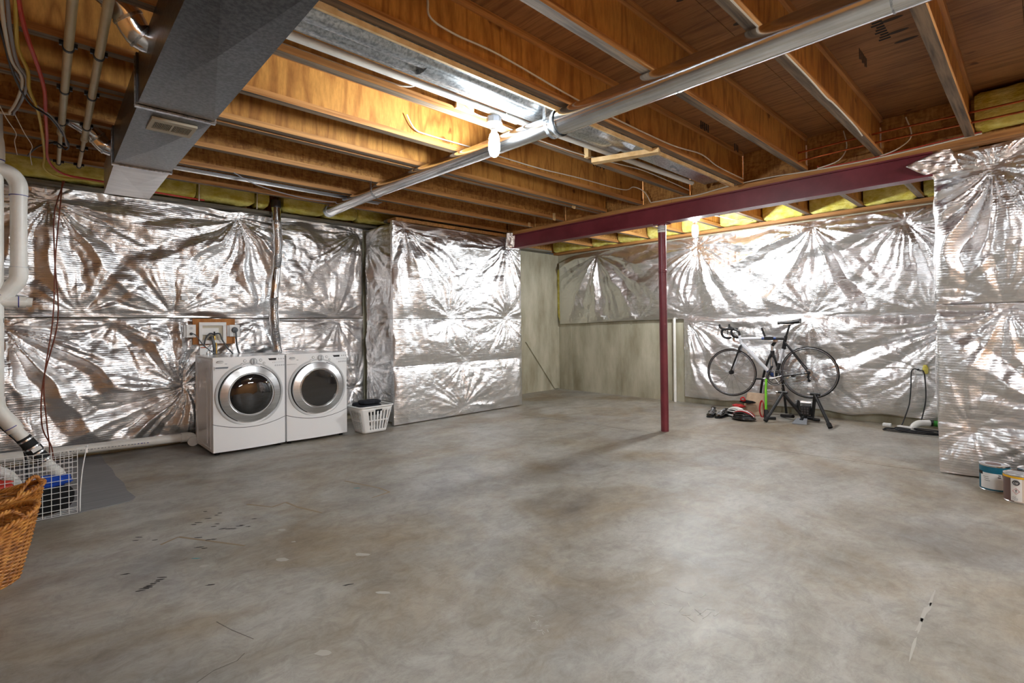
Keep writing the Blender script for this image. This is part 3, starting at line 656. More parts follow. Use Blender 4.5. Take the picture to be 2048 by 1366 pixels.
for x, y in ((4.35, 2.36), (4.45, 2.39), (4.4, 2.2)): MB().box(x, x+.07, y, y+.03, 2.705, 2.7245).build('clip', 'steel', pn)
tag(MB().box(-2.5, 5.2, 2.150, 2.166, 2.640, 2.6735).build('nailing_strip', 'lumber'), 'pale wood strip under the joist beside the ribbed metal pan', 'lumber')
pan2 = thing('joist_panning', 'dark flat metal panning under the joist above the washer', 'duct', (2, 5.2, 2.66))
MB().box(.80, 2.9, 5.135, 5.235, 2.662, 2.666).build('pan_sheet', 'duct', pan2); MB().box(.80, 2.9, 5.230, 5.237, 2.655, 2.668).build('edge_strip', 'duct_end', pan2)
cb = thing('cross_brace', 'fresh pine brace nailed across the joist bay under the metal pan', 'lumber', (3.55, 2.38, 2.66))
MB().obox((3.585, 2.375, 2.646), (.095, -.262, 0), (.034, .0125, 0), (0, 0, .019)).build('brace_board', 'lumber', cb)
MB().box(3.42, 3.46, 2.628, 2.672, 2.67, 2.76).build('cleat', 'lumber', cb)
for nm, (x, y, z, w, h) in {'pine block standing at the end of the fourth joist from the post': (4.72, 3.862, 2.71, .045, .10), 'small pine shim at a joist end near the left of the beam': (5.05, 4.46, 2.70, .03, .085), 'smallest pine shim at the joist end by the foil-wrapped beam end': (5.18, 5.05, 2.70, .03, .05)}.items():
    tag(MB().prism([(x, y, z-h/2), (x+w, y, z-h/2-.01), (x+w, y, z+h/2), (x, y, z+h/2)], (0, .022, 0)).build('wood_block', 'lumber'), nm, 'lumber')
tag(MB().box(2.05, 2.20, 2.655, 2.676, 2.70, 2.84).build('mounting_board', 'lumber'), 'pine board on the joist web beside the near bulb', 'lumber')
# white drain beside the pan
wp = thing('overhead_pipe', 'white plastic pipe running beside the ribbed metal pan', 'pipe', (2.5, 2.56, 2.70))
MB().cyl((-2.5, 2.585, 2.715), (2.44, 2.568, 2.715), .023, 18).build('pipe', 'pvc', wp, smooth=40)
MB().cyl((2.40, 2.568, 2.715), (2.52, 2.567, 2.715), .029, 18).build('coupling', 'pvc', wp, smooth=40)
MB().cyl((2.50, 2.567, 2.715), (5.0, 2.50, 2.715), .023, 18).build('pipe', 'pvc', wp, smooth=40)

# ---- cream water lines with black clamps, copper tubes
def cream(label, a, b, c, x0):
    t = thing('water_line', label, 'pipe', a, 'cream water lines at upper left')
    A, B, C3 = Vector(a), Vector(b), Vector(c)
    MB().cyl(A, B, .0195, 16).build('pipe', 'cream', t, smooth=40); MB().cyl(B-(B-A).normalized()*.03, B+(C3-B).normalized()*.03, .022, 16).build('coupling', 'cream', t, smooth=40)
    MB().cyl(B, C3, .013, 14).build('pipe', 'cream', t, smooth=40)
    for y in (3.30, 3.906, 4.521, 5.101, 5.64):
        k = (y-A.y)/(B.y-A.y); p = A+(B-A)*k if y < B.y else B+(C3-B)*((y-B.y)/(C3.y-B.y)); r = .024 if y < B.y else .017
        cl_ = MB().lathe([(r, -.009), (r, .009)], p, (B-A), 16).build('clamp', 'blackp', t, smooth=40); MB().box(p.x-.035, p.x+.035, p.y-.008, p.y+.008, p.z+.005, ZJ-.0008).build('clamp_base', 'blackp', cl_)
cream('left one of two cream water lines clamped under the joists', (.11, 1.0, 2.648), (.166, 4.75, 2.648), (.182, 5.66, 2.650), 0)
cream('right one of two cream water lines, nearer the dark trunk duct', (.21, 1.0, 2.648), (.296, 4.80, 2.648), (.311, 5.64, 2.650), 0)
for lb, z in (('upper one of two thin copper tubes running through the joists at right', 2.775), ('lower one of two thin copper tubes running through the joists at right', 2.70)):
    tag(MB().tube(smoothpath([(5.02, 1.50, z), (5.0, .9, z+.006), (5.0, .1, z-.004), (5.0, -2.0, z)], 6), .0075, 10).build('copper_tube', 'copper', smooth=60), lb, 'pipe', 'copper tubes')

# ---- cables
cable('white_cable', 'white cable looping down and along the face of the dark brown joist', [(1.43, 2.085, 2.99), (1.437, 2.085, 2.87), (1.456, 2.085, 2.79), (1.616, 2.088, 2.77), (1.916, 2.088, 2.775), (2.577, 2.088, 2.73), (2.954, 2.088, 2.722), (3.806, 2.088, 2.722), (4.349, 2.088, 2.765), (4.692, 2.088, 2.725), (5.28, 2.09, 2.72)], .006, 'wire_w')
cable('white_cable', 'white cable stapled along the joist right of the near bulb', [(2.34, 2.64, 2.69), (2.5, 2.668, 2.69), (2.795, 2.668, 2.684), (3.05, 2.668, 2.684), (3.375, 2.668, 2.69), (3.927, 2.668, 2.725), (4.393, 2.668, 2.75), (5.262, 2.668, 2.72)], .0055, 'wire_w')
cable('white_cable', 'white cable sagging along the orange joist and down onto the beam', [(2.05, 3.262, 2.84), (2.12, 3.262, 2.75), (2.25, 3.262, 2.735), (2.70, 3.262, 2.74), (3.03, 3.262, 2.735), (3.514, 3.262, 2.735), (4.077, 3.262, 2.758), (4.873, 3.262, 2.777), (5.083, 3.255, 2.844), (5.22, 3.2, 2.80), (5.285, 3.16, 2.683)], .0055, 'wire_w')
cable('white_cable', 'white cable lying along the top edge of the red beam', [(5.292, 3.16, 2.678), (5.292, 2.797, 2.668), (5.292, 2.596, 2.655), (5.292, 2.222, 2.682), (5.292, 1.804, 2.684), (5.292, 1.576, 2.67), (5.292, 1.164, 2.655), (5.292, .8, 2.66), (5.29, .3, 2.682)], .006, 'wire_w')
cable('white_cable', 'white cable hanging from a joist bay near the right end of the beam', [(5.25, 1.2, 2.95), (5.26, 1.18, 2.80), (5.27, 1.25, 2.70), (5.285, 1.42, 2.672)], .005, 'wire_w')
cable('white_cable', 'white cable hanging above the right foil wall', [(5.2, .75, 2.92), (5.22, .72, 2.76), (5.26, .82, 2.69), (5.29, .95, 2.668)], .005, 'wire_w')
cable('red_cable', 'thin red cable along the right end of the red beam', [(5.284, 1.42, 2.70), (5.288, 1.38, 2.676), (5.288, 1.1, 2.664), (5.286, .8, 2.674), (5.28, .3, 2.692)], .004, 'wire_r')
cable('white_cable', 'white cable stapled along the underside edge of the joist at the upper right', [(1.9, .918, 2.666), (2.3, .914, 2.655), (2.9, .916, 2.664), (3.3, .914, 2.662), (3.6, .912, 2.65), (3.8, .915, 2.666), (4.3, .915, 2.662), (4.6, .93, 2.667)], .005, 'wire_w')
cable('white_cable', 'white cable on the ledge of the joist left of the near bulb', [(-.5, 2.70, 2.72), (.9, 2.69, 2.722), (1.5, 2.69, 2.722), (1.68, 2.66, 2.722), (1.76, 2.62, 2.76)], .0055, 'wire_w')
cable('white_cable', 'short white cable feeding the near bulb box', [(2.06, 2.67, 2.80), (2.12, 2.65, 2.72), (2.2, 2.62, 2.68), (2.27, 2.60, 2.672)], .005, 'wire_w')
cable('grey_cable', 'grey cable drooping below the joists above the dryer', [(1.35, 5.05, 2.672), (1.6, 5.2, 2.632), (2.0, 5.3, 2.612), (2.35, 5.35, 2.625), (2.55, 5.36, 2.655)], .005, 'wire_g')
cable('white_cable', 'white cable at the far bulb running along its joist', [(6.24, 3.05, 2.61), (6.5, 2.95, 2.66), (6.75, 2.80, 2.62), (7.0, 2.76, 2.665), (7.3, 2.76, 2.67)], .005, 'wire_w')
cable('red_cable', 'thick red cable hanging in a curve at the upper left', [(-.04, 2.5, 2.64), (-.028, 2.9, 2.62), (-.005, 3.19, 2.61), (.038, 3.557, 2.61), (.068, 3.902, 2.615), (.078, 4.265, 2.61), (.094, 4.768, 2.61), (.116, 5.454, 2.615), (.228, 5.875, 2.62), (.5, 6.05, 2.645), (.95, 6.25, 2.66), (1.4, 6.35, 2.672)], .0095, 'wire_r')
cable('yellow_cable', 'yellow cable hanging beside the red cable at the upper left', [(-.045, 2.5, 2.64), (-.037, 2.908, 2.62), (-.036, 3.348, 2.61), (-.001, 3.653, 2.615), (.005, 3.912, 2.61), (.044, 4.266, 2.61), (.072, 4.788, 2.61), (.092, 5.336, 2.615), (.094, 5.721, 2.61), (.195, 6.02, 2.625), (.395, 6.08, 2.645), (.6, 6.2, 2.66)], .0085, 'wire_y')
for lb, dx, mt in (('left white cable of a pair bending at the far upper left', 0, 'wire_w'), ('right pale grey cable of a pair bending at the far upper left', .018, 'wire_g')):
    cable('hanging_cable', lb, [(-.085+dx, 2.6, 2.64), (-.079+dx, 2.947, 2.62), (-.076+dx, 3.194, 2.61), (-.059+dx, 3.548, 2.61), (-.024+dx, 3.779, 2.62), (-.038+dx, 4.047, 2.61), (-.08+dx, 4.378, 2.615), (-.127+dx, 4.478, 2.62), (-.5, 4.6, 2.64)], .0075, mt)
cable('black_cable', 'black cable crossing diagonally below the joists and looping by the water lines', [(-.12, 3.0, 2.66), (-.091, 3.238, 2.63), (-.057, 3.745, 2.62), (.005, 4.11, 2.60), (.099, 4.304, 2.60), (.173, 4.626, 2.60), (.214, 4.888, 2.605), (.20, 5.03, 2.61), (.144, 4.931, 2.62), (.053, 5.113, 2.62), (-.003, 5.512, 2.64)], .006, 'wire_b')
cable('grey_cable', 'thin grey cable beside the black diagonal cable', [(-.05, 3.75, 2.63), (.02, 4.10, 2.61), (.10, 4.28, 2.605), (.17, 4.55, 2.60), (.20, 4.85, 2.595), (.215, 4.93, 2.615)], .005, 'wire_g')
for lb, x, dy in (('thin pale wire dangling at the far left near the white stack', -.10, 0), ('second thin pale wire dangling left of the water lines', -.02, .25)):
    cable('thin_wire', lb, [(x-.05, 4.3+dy, 2.67), (x, 4.5+dy, 2.60), (x+.04, 4.8+dy, 2.60), (x+.03, 5.0+dy, 2.595), (x+.04, 5.3+dy, 2.58)], .0028, 'wire_w', 'wire', k=5)
for lb, x, ph in (('left brown thermostat wire hanging in front of the foil', .0, .0), ('right brown thermostat wire twisted with its neighbour in front of the foil', .035, 1.2)):
    base = [(.234, 6.36, 2.67), (.209, 6.33, 2.348), (.18, 6.33, 1.92), (.161, 6.33, 1.356), (.10, 6.33, .80), (.118, 6.30, .40), (.135, 6.28, .19), (.13, 6.25, .02)]
    cable('thermostat_wire', lb, [(a+x*math.cos(i*1.7+ph), b_+.004, c) for i, (a, b_, c) in enumerate(base)], .006, 'wire_br', 'wire', 'brown thermostat wires')
for lb, x in (('left white string hanging over the yellow batts', 1.335), ('right white string hanging over the yellow batts', 1.92)):
    tag(MB().cyl((x, 6.28, 2.64), (x, 6.26, 2.97), .006, 8).build('hanging_string', 'wire_w', smooth=60), lb, 'string', 'strings over the rim batts')
# small grey box on the foil
tag(MB().box(1.19, 1.25, 6.40, 6.47, 1.57, 1.62).build('switch_box', 'enamel_grey', bev=.004), 'small grey electrical box on the foil above the outlets', 'box')

# ================================================================== LAUNDRY
MT['ringmetal'] = pm('brushed_door_ring', (.55, .56, .57, 1), (.70, .71, .72, 1), .28, 1.0, sc=(3, 3, 160), detail=3)
MT['doorglass'] = pm('dark_door_glass', (.012, .013, .014, 1), rough=.04, spec=.8, coat=.5)
MT['gasket'] = pm('grey_gasket', lin(70, 72, 74), rough=.5)
MT['lcd'] = pm('dark_display', lin(40, 44, 48), rough=.15)
MT['print'] = pm('grey_print', lin(120, 124, 130), rough=.5)
def appliance(name, label, x0, washer):
    W, yf, yb, H = .686, 5.625, 6.345, .972
    t = thing(name, label, 'appliance', (x0+W/2, (yf+yb)/2, 0), 'front-loading laundry pair'); c = x0+W/2
    body = MB().box(x0, x0+W, yf+.03, yb, .03, H-.02).build('cabinet', 'enamel', t, bev=.006)
    for s in (x0-.0005, x0+W+.0005):   # pressed panels on the cabinet sides
        e = -.004 if s < c else .004
        for (y0, y1, z0, z1) in ((yf+.08, yf+.09, .06, .90), (yb-.10, yb-.09, .06, .90), (yf+.09, yb-.10, .06, .07), (yf+.09, yb-.10, .89, .90), (yf+.22, yf+.228, .10, .86)):
            MB().box(min(s, s+e), max(s, s+e), y0, y1, z0, z1).build('side_rib', 'enamel', body)
    MB().box(x0-.001, x0+W+.001, yf+.005, yb, H-.022, H).build('top', 'enamel', t, bev=.008)
    zc = lambda x: .252+.062*((x-c)/(W/2))**2
    bul = lambda x, z: yf+.006-.028*(1-((x-c)/(W/2))**2)*(1-max(0, (z-.75)/.4)**2)
    xs = np.linspace(x0+.002, x0+W-.002, 27)
    def panel(nm, lo, hi, n, mat):
        P = []
        for x in xs: P.append([(x, bul(x, z), z) for z in np.linspace(lo(x), hi(x), n)])
        m = MB().grid(P, flip=False); Q = [[(p[0], yf+.04, p[2]) for p in r] for r in (list(zip(*P))[0], list(zip(*P))[-1])]
        cols = list(zip(*P))
        m.grid([[cols[0][i], Q[0][i]] for i in range(27)], flip=True); m.grid([[cols[-1][i], Q[1][i]] for i in range(27)])
        m.grid([[p, (p[0], yf+.04, p[2])] for p in P[0]]); m.grid([[p, (p[0], yf+.04, p[2])] for p in P[-1]], flip=True)
        return m.build(nm, mat, t, smooth=50)
    low = panel('lower_panel', lambda x: .035, lambda x: zc(x)-.003, 9, 'enamel')
    fr = panel('front_panel', lambda x: zc(x)+.003, lambda x: H-.004, 22, 'enamel')
    panel('seam', lambda x: zc(x)-.0035, lambda x: zc(x)+.0035, 2, 'gasket').location.y = .004
    # door: recess ring, brushed ring, glass
    dc = (c-.005, yf-.012, .588)
    ax = (0, -1, 0)
    MB().lathe([(.325, -.02), (.322, .004), (.312, .010), (.300, .004), (.292, -.02)], dc, ax, 56, capa=False, capb=False).build('door_recess', 'enamel_grey', t, smooth=40)
    door = MB().lathe([(.286, -.02), (.286, .020), (.282, .026), (.276, .028), (.226, .044), (.219, .046), (.214, .043), (.210, .03)], dc, ax, 64, capa=False, capb=False).build('door', 'ringmetal', t, smooth=35)
    MB().lathe([(.293, -.015), (.293, .006), (.287, .006), (.287, -.015)], dc, ax, 56, capa=False, capb=False).build('door_gasket', 'rubber', door, smooth=40)
    if washer: gp = [(.210, .030), (.200, .046), (.17, .062), (.12, .074), (.06, .080), (.0, .082)]
    else: gp = [(.210, .030), (.203, .036), (.19, .036), (.12, .036), (.06, .036), (.0, .036)]
    MB().lathe(gp, dc, ax, 56, capa=False, capb=False).build('door_glass', 'doorglass', door, smooth=60)
    MB().lathe([(.214, .036), (.210, .044), (.204, .044), (.202, .036)], dc, ax, 56, capa=False, capb=False).build('window_trim', 'enamel_grey' if washer else 'ringmetal', door, smooth=40)
    # controls
    def on(x, z, d=0): return (x0+x, bul(x0+x, z)-d, z)
    cp = fr
    kn = MB().lathe([(.030, -.004), (.030, .006), (.026, .014), (.018, .018), (.0, .019)], on(.365, .915), ax, 28, capa=False, capb=False).build('dial', 'enamel_grey', t, smooth=40)
    px, py, pz = on(.365, .915, .019); MB().box(px-.003, px+.003, py-.002, py+.004, pz-.022, pz+.024).build('pointer', 'gasket', kn)
    MB().lathe([(.036, 0), (.036, .002), (.033, .002)], on(.365, .915), ax, 28, capa=False, capb=False).build('dial_ring', 'print', kn, smooth=40)
    for x, z, r in ((.284, .925, .012), (.258, .893, .009), (.436, .925, .011), (.468, .893, .009)):
        b_ = MB().lathe([(r, -.002), (r, .003), (r*.7, .005), (0, .005)], on(x, z), ax, 18, capa=False, capb=False).build('button', 'enamel', t, smooth=40)
        MB().lathe([(r+.003, 0), (r+.003, .0015), (r, .0015)], on(x, z), ax, 18, capa=False, capb=False).build('button_ring', 'gasket', b_)
    a = on(.545, .930, .002); MB().prism([(a[0]-.052, a[1], a[2]+.010), (a[0]-.038, a[1], a[2]-.011), (a[0]+.047, a[1], a[2]-.011), (a[0]+.047, a[1], a[2]+.010)], (0, .008, 0)).build('display', 'lcd', t)
    for j, (z, n, xa, dx) in enumerate(((.930, 3, .620, .026), (.895, 6, .560, .022), (.862, 5, .585, .022))):
        for k in range(n):
            x, y, z2 = on(xa+k*dx, z, .0015)
            MB().lathe([(.0065, 0), (.0065, .002), (.0045, .0025), (.0045, .001)], (x, y+.001, z2), ax, 12, capa=False, capb=False).build('button', 'print' if j != 1 else 'enamel_grey', t)
    # oval emblem: a ring with a swoosh
    ex, ey, ez = on(.067, .925, .001)
    em = MB(); ring = [(ex+.036*math.cos(q), ey, ez+.012*math.sin(q)) for q in [2*math.pi*k/28 for k in range(28)]]
    em.tube(ring, .0016, 5, closed=True); em.tube([(ex-.03, ey, ez+.004), (ex-.01, ey, ez+.001), (ex+.012, ey, ez+.003), (ex+.03, ey, ez-.003)], .0022, 5); em.build('emblem', 'gasket', t)
    bx = on(.115, .905, .0005); MB().box(bx[0]-.010, bx[0]+.010, bx[1]-.0005, bx[1]+.002, bx[2]-.0025, bx[2]+.0025).build('model_mark', 'print', t)
    if washer:
        hx, hy, hz = on(.085, .868, .004)
        dr = MB().prism([(x0+.012, hy+.001, hz-.02), (x0+.145, hy+.001, hz-.02), (x0+.165, hy+.001, hz+.012), (x0+.012, hy+.001, hz+.012)], (0, .008, 0)).build('dispenser_drawer', 'enamel', t, bev=.002)
        MB().prism([(x0+.02, hy-.001, hz-.008), (x0+.125, hy-.001, hz-.010), (x0+.155, hy-.001, hz+.008), (x0+.02, hy-.001, hz+.008)], (0, .004, 0)).build('drawer_pull', 'print', dr)
    else:
        hx, hy, hz = on(.1, .862, .001); MB().box(x0+.006, x0+.175, hy, hy+.004, hz-.001, hz+.001).build('panel_seam', 'print', t)
    for fx in (x0+.05, x0+W-.05):
        for fy in (yf+.07, yb-.06): MB().lathe([(.022, 0), (.022, .012), (.010, .014), (.010, .032)], (fx, fy, 0), n=14).build('foot', 'rubber', t)
    return t
appliance('washing_machine', 'white front-loading washing machine with a bulging dark door, left of the pair', 1.304, True)
appliance('tumble_dryer', 'white front-loading dryer with a flat dark door window, right of the pair', 2.004, False)

# ---- recessed washer valve box, receptacles, hoses
MT['backer'] = pm('brown_backer_board', lin(150, 92, 40), lin(186, 124, 62), .7, sc=(20, 20, 5), bmp=.1)
YW = 6.42
tag(MB().box(1.30, 1.72, YW+.012, YW+.03, 1.085, 1.37).build('backer_board', 'backer'), 'brown wood board behind the washer valve box', 'lumber')
vb = thing('valve_box', 'white washer valve box with hoses above the washing machine', 'valve box', (1.49, YW, 1.09))
m = MB(); a0, a1, z0, z1 = 1.355, 1.625, 1.09, 1.33
m.box(a0, a1, YW-.012, YW+.008, z1-.038, z1).box(a0, a1, YW-.012, YW+.008, z0, z0+.040).box(a0, a0+.034, YW-.012, YW+.008, z0+.04, z1-.038).box(a1-.034, a1, YW-.012, YW+.008, z0+.04, z1-.038)
m.build('frame', 'white', vb, bev=.002)
MB().box(a0+.03, a1-.03, YW+.006, YW+.011, z0+.03, z1-.03).build('back_plate', 'reg', vb)
MB().box(a0+.034, a1-.075, YW-.004, YW+.006, z0+.10, z1-.065).build('inner_panel', 'white', vb)
MT['brass'] = pm('brass', lin(196, 160, 84), rough=.35, metal=1.0)
bv = MB().lathe([(.011, 0), (.013, .012), (.013, .03), (.009, .05)], (1.500, YW-.03, 1.13), n=14).build('brass_valve', 'brass', vb, smooth=40)
MB().box(1.494, 1.506, YW-.04, YW-.024, 1.18, 1.225).build('valve_lever', 'rubber', bv)
MB().cyl((1.515, YW-.035, .93), (1.515, YW-.035, 1.10), .009, 10).build('brass_pipe', 'brass', vb, smooth=40)
MT['hose'] = pm('grey_rubber_hose', lin(84, 88, 92), rough=.5)
def hose(lb, pts, r, mat='hose'): return cable('hose', lb, pts, r, mat, 'hose', 'washer hoses')
hose('left grey supply hose bending out of the valve box', [(1.49, YW-.04, 1.195), (1.45, YW-.06, 1.205), (1.41, YW-.07, 1.16), (1.39, YW-.07, 1.08), (1.385, YW-.06, .96), (1.385, YW-.05, .80)], .0085)
hose('thick grey drain hose hanging from the valve box', [(1.455, YW-.03, 1.15), (1.47, YW-.05, 1.165), (1.485, YW-.06, 1.10), (1.49, YW-.06, 1.0), (1.49, YW-.06, .80)], .0145)
hose('right grey supply hose running down to the washer', [(1.50, YW-.04, 1.20), (1.545, YW-.06, 1.20), (1.57, YW-.07, 1.13), (1.62, YW-.07, 1.04), (1.675, YW-.07, .96), (1.68, YW-.06, .80)], .0085)
tg = thing('hose_tag', 'white paper tag with an orange band hanging on a hose', 'tag', (1.375, YW-.09, .99)); MB().box(1.345, 1.405, YW-.092, YW-.089, .975, 1.075).build('paper', 'white', tg)
MT['orange_print'] = pm('orange_print', lin(196, 90, 50), rough=.6); MB().box(1.35, 1.40, YW-.0935, YW-.092, 1.048, 1.058).build('printed_band', 'orange_print', tg)
def recept(lb, x0, x1, z0, z1, big):
    t = thing('receptacle', lb, 'outlet', ((x0+x1)/2, YW, z0), 'white receptacle boxes beside the valve box')
    MB().box(x0-.02, x1-.02, YW, YW+.04, z0+.005, z1-.005).build('steel_box', 'enamel_grey', t); MB().box(x0, x1, YW-.012, YW-.001, z0, z1).build('cover_plate', 'white', t, bev=.004)
    xc, zc_ = (x0+x1)/2, (z0+z1)/2
    if big:
        MB().lathe([(.034, 0), (.034, .008), (.028, .032), (.012, .034)], (xc, YW-.012, zc_+.008), (0, -1, 0), 20).build('range_plug', 'hose', t, smooth=40)
    else:
        for dz in (.03, -.03):
            fc = MB().lathe([(.017, 0), (.017, .002)], (xc, YW-.012, zc_+dz), (0, -1, 0), 16).build('socket_face', 'enamel_grey', t)
            for dx in (-.006, .006): MB().box(xc+dx-.001, xc+dx+.001, YW-.0155, YW-.0138, zc_+dz, zc_+dz+.008).build('slot', 'rubber', fc)
        MB().lathe([(.015, 0), (.013, .022), (.006, .028)], (xc, YW-.014, zc_-.03), (0, -1, 0), 14).build('plug', 'hose', t, smooth=40)
recept('left receptacle beside the valve box with a slim grey plug', 1.235, 1.325, 1.165, 1.305, False)
recept('right receptacle beside the valve box with a large round dryer plug', 1.655, 1.765, 1.165, 1.30, True)
cable('appliance_cable', 'slim grey cord from the left receptacle to the washer', [(1.28, YW-.04, 1.205), (1.31, YW-.07, 1.19), (1.37, YW-.10, 1.09), (1.45, YW-.09, 1.01), (1.52, YW-.09, .95), (1.54, YW-.06, .8)], .005, 'hose', 'cable')
cable('appliance_cable', 'thick grey cord from the round dryer plug', [(1.71, YW-.045, 1.235), (1.712, YW-.06, 1.19), (1.715, YW-.07, 1.08), (1.735, YW-.07, .99), (1.76, YW-.07, .93), (1.78, YW-.05, .8)], .0095, 'hose', 'cable')
# ---- flexible dryer vent
fv = thing('dryer_vent', 'ribbed silver flexible dryer vent rising behind the dryer to the joists', 'duct', (2.17, 6.33, .85))
pts = smoothpath([(2.17, 6.36, .85), (2.165, 6.36, .99), (2.13, 6.355, 1.3), (2.125, 6.35, 1.6), (2.16, 6.35, 2.0), (2.175, 6.35, 2.3), (2.16, 6.345, 2.56)], 44)
MB().tube(pts, [.051+.003*(1 if k % 2 else -1)+.004*math.sin(k*.21) for k in range(len(pts))], 20).build('flexible_hose', 'galv_bright', fv, smooth=70)
MB().cyl((2.158, 6.345, 2.55), (2.152, 6.34, 2.72), .052, 24).build('rigid_collar', 'galv_bright', fv, smooth=40); MB().cyl((2.152, 6.34, 2.70), (2.152, 6.34, 2.79), .056, 24).build('top_collar', 'darksteel', fv, smooth=40)

# ---- white laundry basket with folded dark clothes
lb_ = thing('laundry_basket', 'white plastic laundry basket with slots standing beside the dryer', 'basket', (3.0, 5.63, 0))
cx, cy, hz = 2.985, 5.63, .305
def rr_pt(u, v):
    """tapering rounded rectangle; u 0..1 round the wall, v 0..1 up"""
    hx, hy, rc = .155+.065*v, .125+.045*v, .045; per = []
    seg = [(-hx+rc, -hy), (hx-rc, -hy), 'c', (hx, -hy+rc), (hx, hy-rc), 'c', (hx-rc, hy), (-hx+rc, hy), 'c', (-hx, hy-rc), (-hx, -hy+rc), 'c']
    a = (u*4) % 4; s_ = int(a); q = a-s_
    lx, ly = 2*(hx-rc), 2*(hy-rc); arc = math.pi*rc/2
    L = (lx if s_ % 2 == 0 else ly); tot = L+arc; d = q*tot
    if d < L:
        w = d; p = [(-hx+rc+w, -hy), (hx, -hy+rc+w), (hx-rc-w, hy), (-hx, hy-rc-w)][s_]
    else:
        th = (d-L)/rc; c0 = [(hx-rc, -hy+rc), (hx-rc, hy-rc), (-hx+rc, hy-rc), (-hx+rc, -hy+rc)][s_]; ang = -math.pi/2+s_*math.pi/2+th
        p = (c0[0]+rc*math.cos(ang), c0[1]+rc*math.sin(ang))
    return (cx+p[0], cy+p[1], .004+(hz-.004)*v)
NU = 144; vl = [0, .06, .12, .44, .50, .84, .90, 1.0]; m = MB(); vv = [[rr_pt(i/NU, v) for v in vl] for i in range(NU)]
idx = lambda i, j: (i % NU)*len(vl)+j; m.v = [p for r in vv for p in r]
for i in range(NU):
    q = (i % (NU//4))/(NU//4)
    for j in range(len(vl)-1):
        slot = j in (2, 4) and .08 < q < .82 and (i % 4) in (1, 2)
        grip = j == 5 and (i//(NU//4)) in (0, 2) and .34 < q < .58
        if slot or grip: continue
        m.f.append((idx(i, j), idx(i+1, j), idx(i+1, j+1), idx(i, j+1))); m.m.append(0)
o = m.build('basket_wall', 'white', lb_, smooth=50); s_ = o.modifiers.new('thick', 'SOLIDIFY'); s_.thickness = .004; s_.offset = -1
MB().tube([rr_pt(i/72, 1.03) for i in range(72)], .013, 10, closed=True, flat=.8).build('rim', 'white', lb_, smooth=60)
MB().prism([rr_pt(i/72, 0.0) for i in range(72)], (0, 0, .005)).build('bottom', 'white', lb_)
MT['denim'] = pm('dark_denim', lin(22, 24, 30), lin(40, 43, 52), .95, sc=(30, 30, 30), bmp=.3)
def folded(lb, x, y, z, w, d, h, rot, seed):
    m = MB(); n = 18; P = []
    for i in range(n+1):
        row = []
        for k in range(20):
            t = 2*math.pi*k/20; sq = lambda c, e=.5: math.copysign(abs(c)**e, c)
            u = -1+2*i/n; e = (1-abs(u)**6)**.5 if abs(u) < 1 else 0.05
            wob = 1+.18*(vnoise(np.array([u*w]), np.array([k*.1]), 14, seed)[0]-.5)
            lx, ly, lz = u*w/2, d/2*sq(math.cos(t), .6)*max(e, .2)*wob, h/2*sq(math.sin(t), .6)*max(e, .25)*wob
            row.append((x+lx*math.cos(rot)-ly*math.sin(rot), y+lx*math.sin(rot)+ly*math.cos(rot), z+h/2+lz-.03*u*u*(1 if h > .03 else 0)*0))
        row.append(row[0]); P.append(row)
    m.grid(P); m.f.append(tuple(range(20))); m.m.append(0); m.f.append(tuple(n*21+k for k in reversed(range(20)))); m.m.append(0)
    return tag(m.build('folded_jeans', 'denim', smooth=60), lb, 'clothes', 'dark folded jeans in the white basket')
folded('dark folded jeans at the bottom of the pile in the white basket', 2.96, 5.63, .20, .32, .24, .09, .05, 1)
folded('dark folded jeans in the middle of the pile in the white basket', 2.955, 5.62, .285, .30, .22, .05, .12, 2)
folded('dark folded jeans on top of the pile in the white basket', 2.97, 5.62, .335, .26, .20, .045, -.08, 3)
folded('dark folded jeans tucked behind the pile against the dryer side', 2.88, 5.70, .30, .14, .14, .05, .4, 4)

# ================================================================== LEFT CORNER: DRAINS, BASKETS
# pipes below are scaled about the camera: drawn for a stack at Y = 4.6; it stands at Y = 4.9 and comes out slightly larger
MB.xf = lambda v: (-.1598+(v[0]+.15)*1.0652, 4.9+(v[1]-4.6)*1.0652, max(.007, v[2]*1.0652-.0815))
st = thing('waste_stack', 'white plastic waste stack with elbows at the left edge', 'pipe', (-.14, 4.9, 0))
YP = 4.6
MB().tube([(-.156, YP, .80), (-.156, YP, 2.40)], .042, 28).build('pipe', 'pvc', st, smooth=40)
hub = MB().lathe([(.045, 2.33), (.049, 2.36), (.049, 2.43), (.046, 2.47), (.041, 2.50), (.038, 2.66)], (-.156, YP, 0), n=28).build('top_fitting', 'pvc', st, smooth=40)
MB().lathe([(.0496, 0), (.0496, .006)], (-.156, YP, 2.345), n=28).build('primer_band', 'blue_ink', hub, smooth=40)
MB().tube([(-.046, YP, 1.60), (-.046, YP, 2.15)], .042, 28).build('side_pipe', 'pvc', st, smooth=40)
el = MB().tube(smoothpath([(-.046, YP, 2.135), (-.046, YP, 2.19), (-.052, YP, 2.225), (-.072, YP, 2.262), (-.105, YP, 2.285), (-.15, YP, 2.295)], 4), .0462, 28).build('elbow', 'pvc', st, smooth=40)
MB().lathe([(.0469, 0), (.0469, .004)], (-.046, YP, 2.135), n=28).build('primer_band', 'blue_ink', el, smooth=40)
el2 = MB().tube([(-.046, YP, 1.665), (-.046, YP, 1.61), (-.055, YP, 1.575), (-.10, YP, 1.51), (-.15, YP, 1.46)], .0462, 28).build('elbow', 'pvc', st, smooth=40)
MB().lathe([(.0467, 0), (.0467, .003)], (-.046, YP, 1.668), n=28).build('socket_rim', 'enamel_grey', el2, smooth=40)
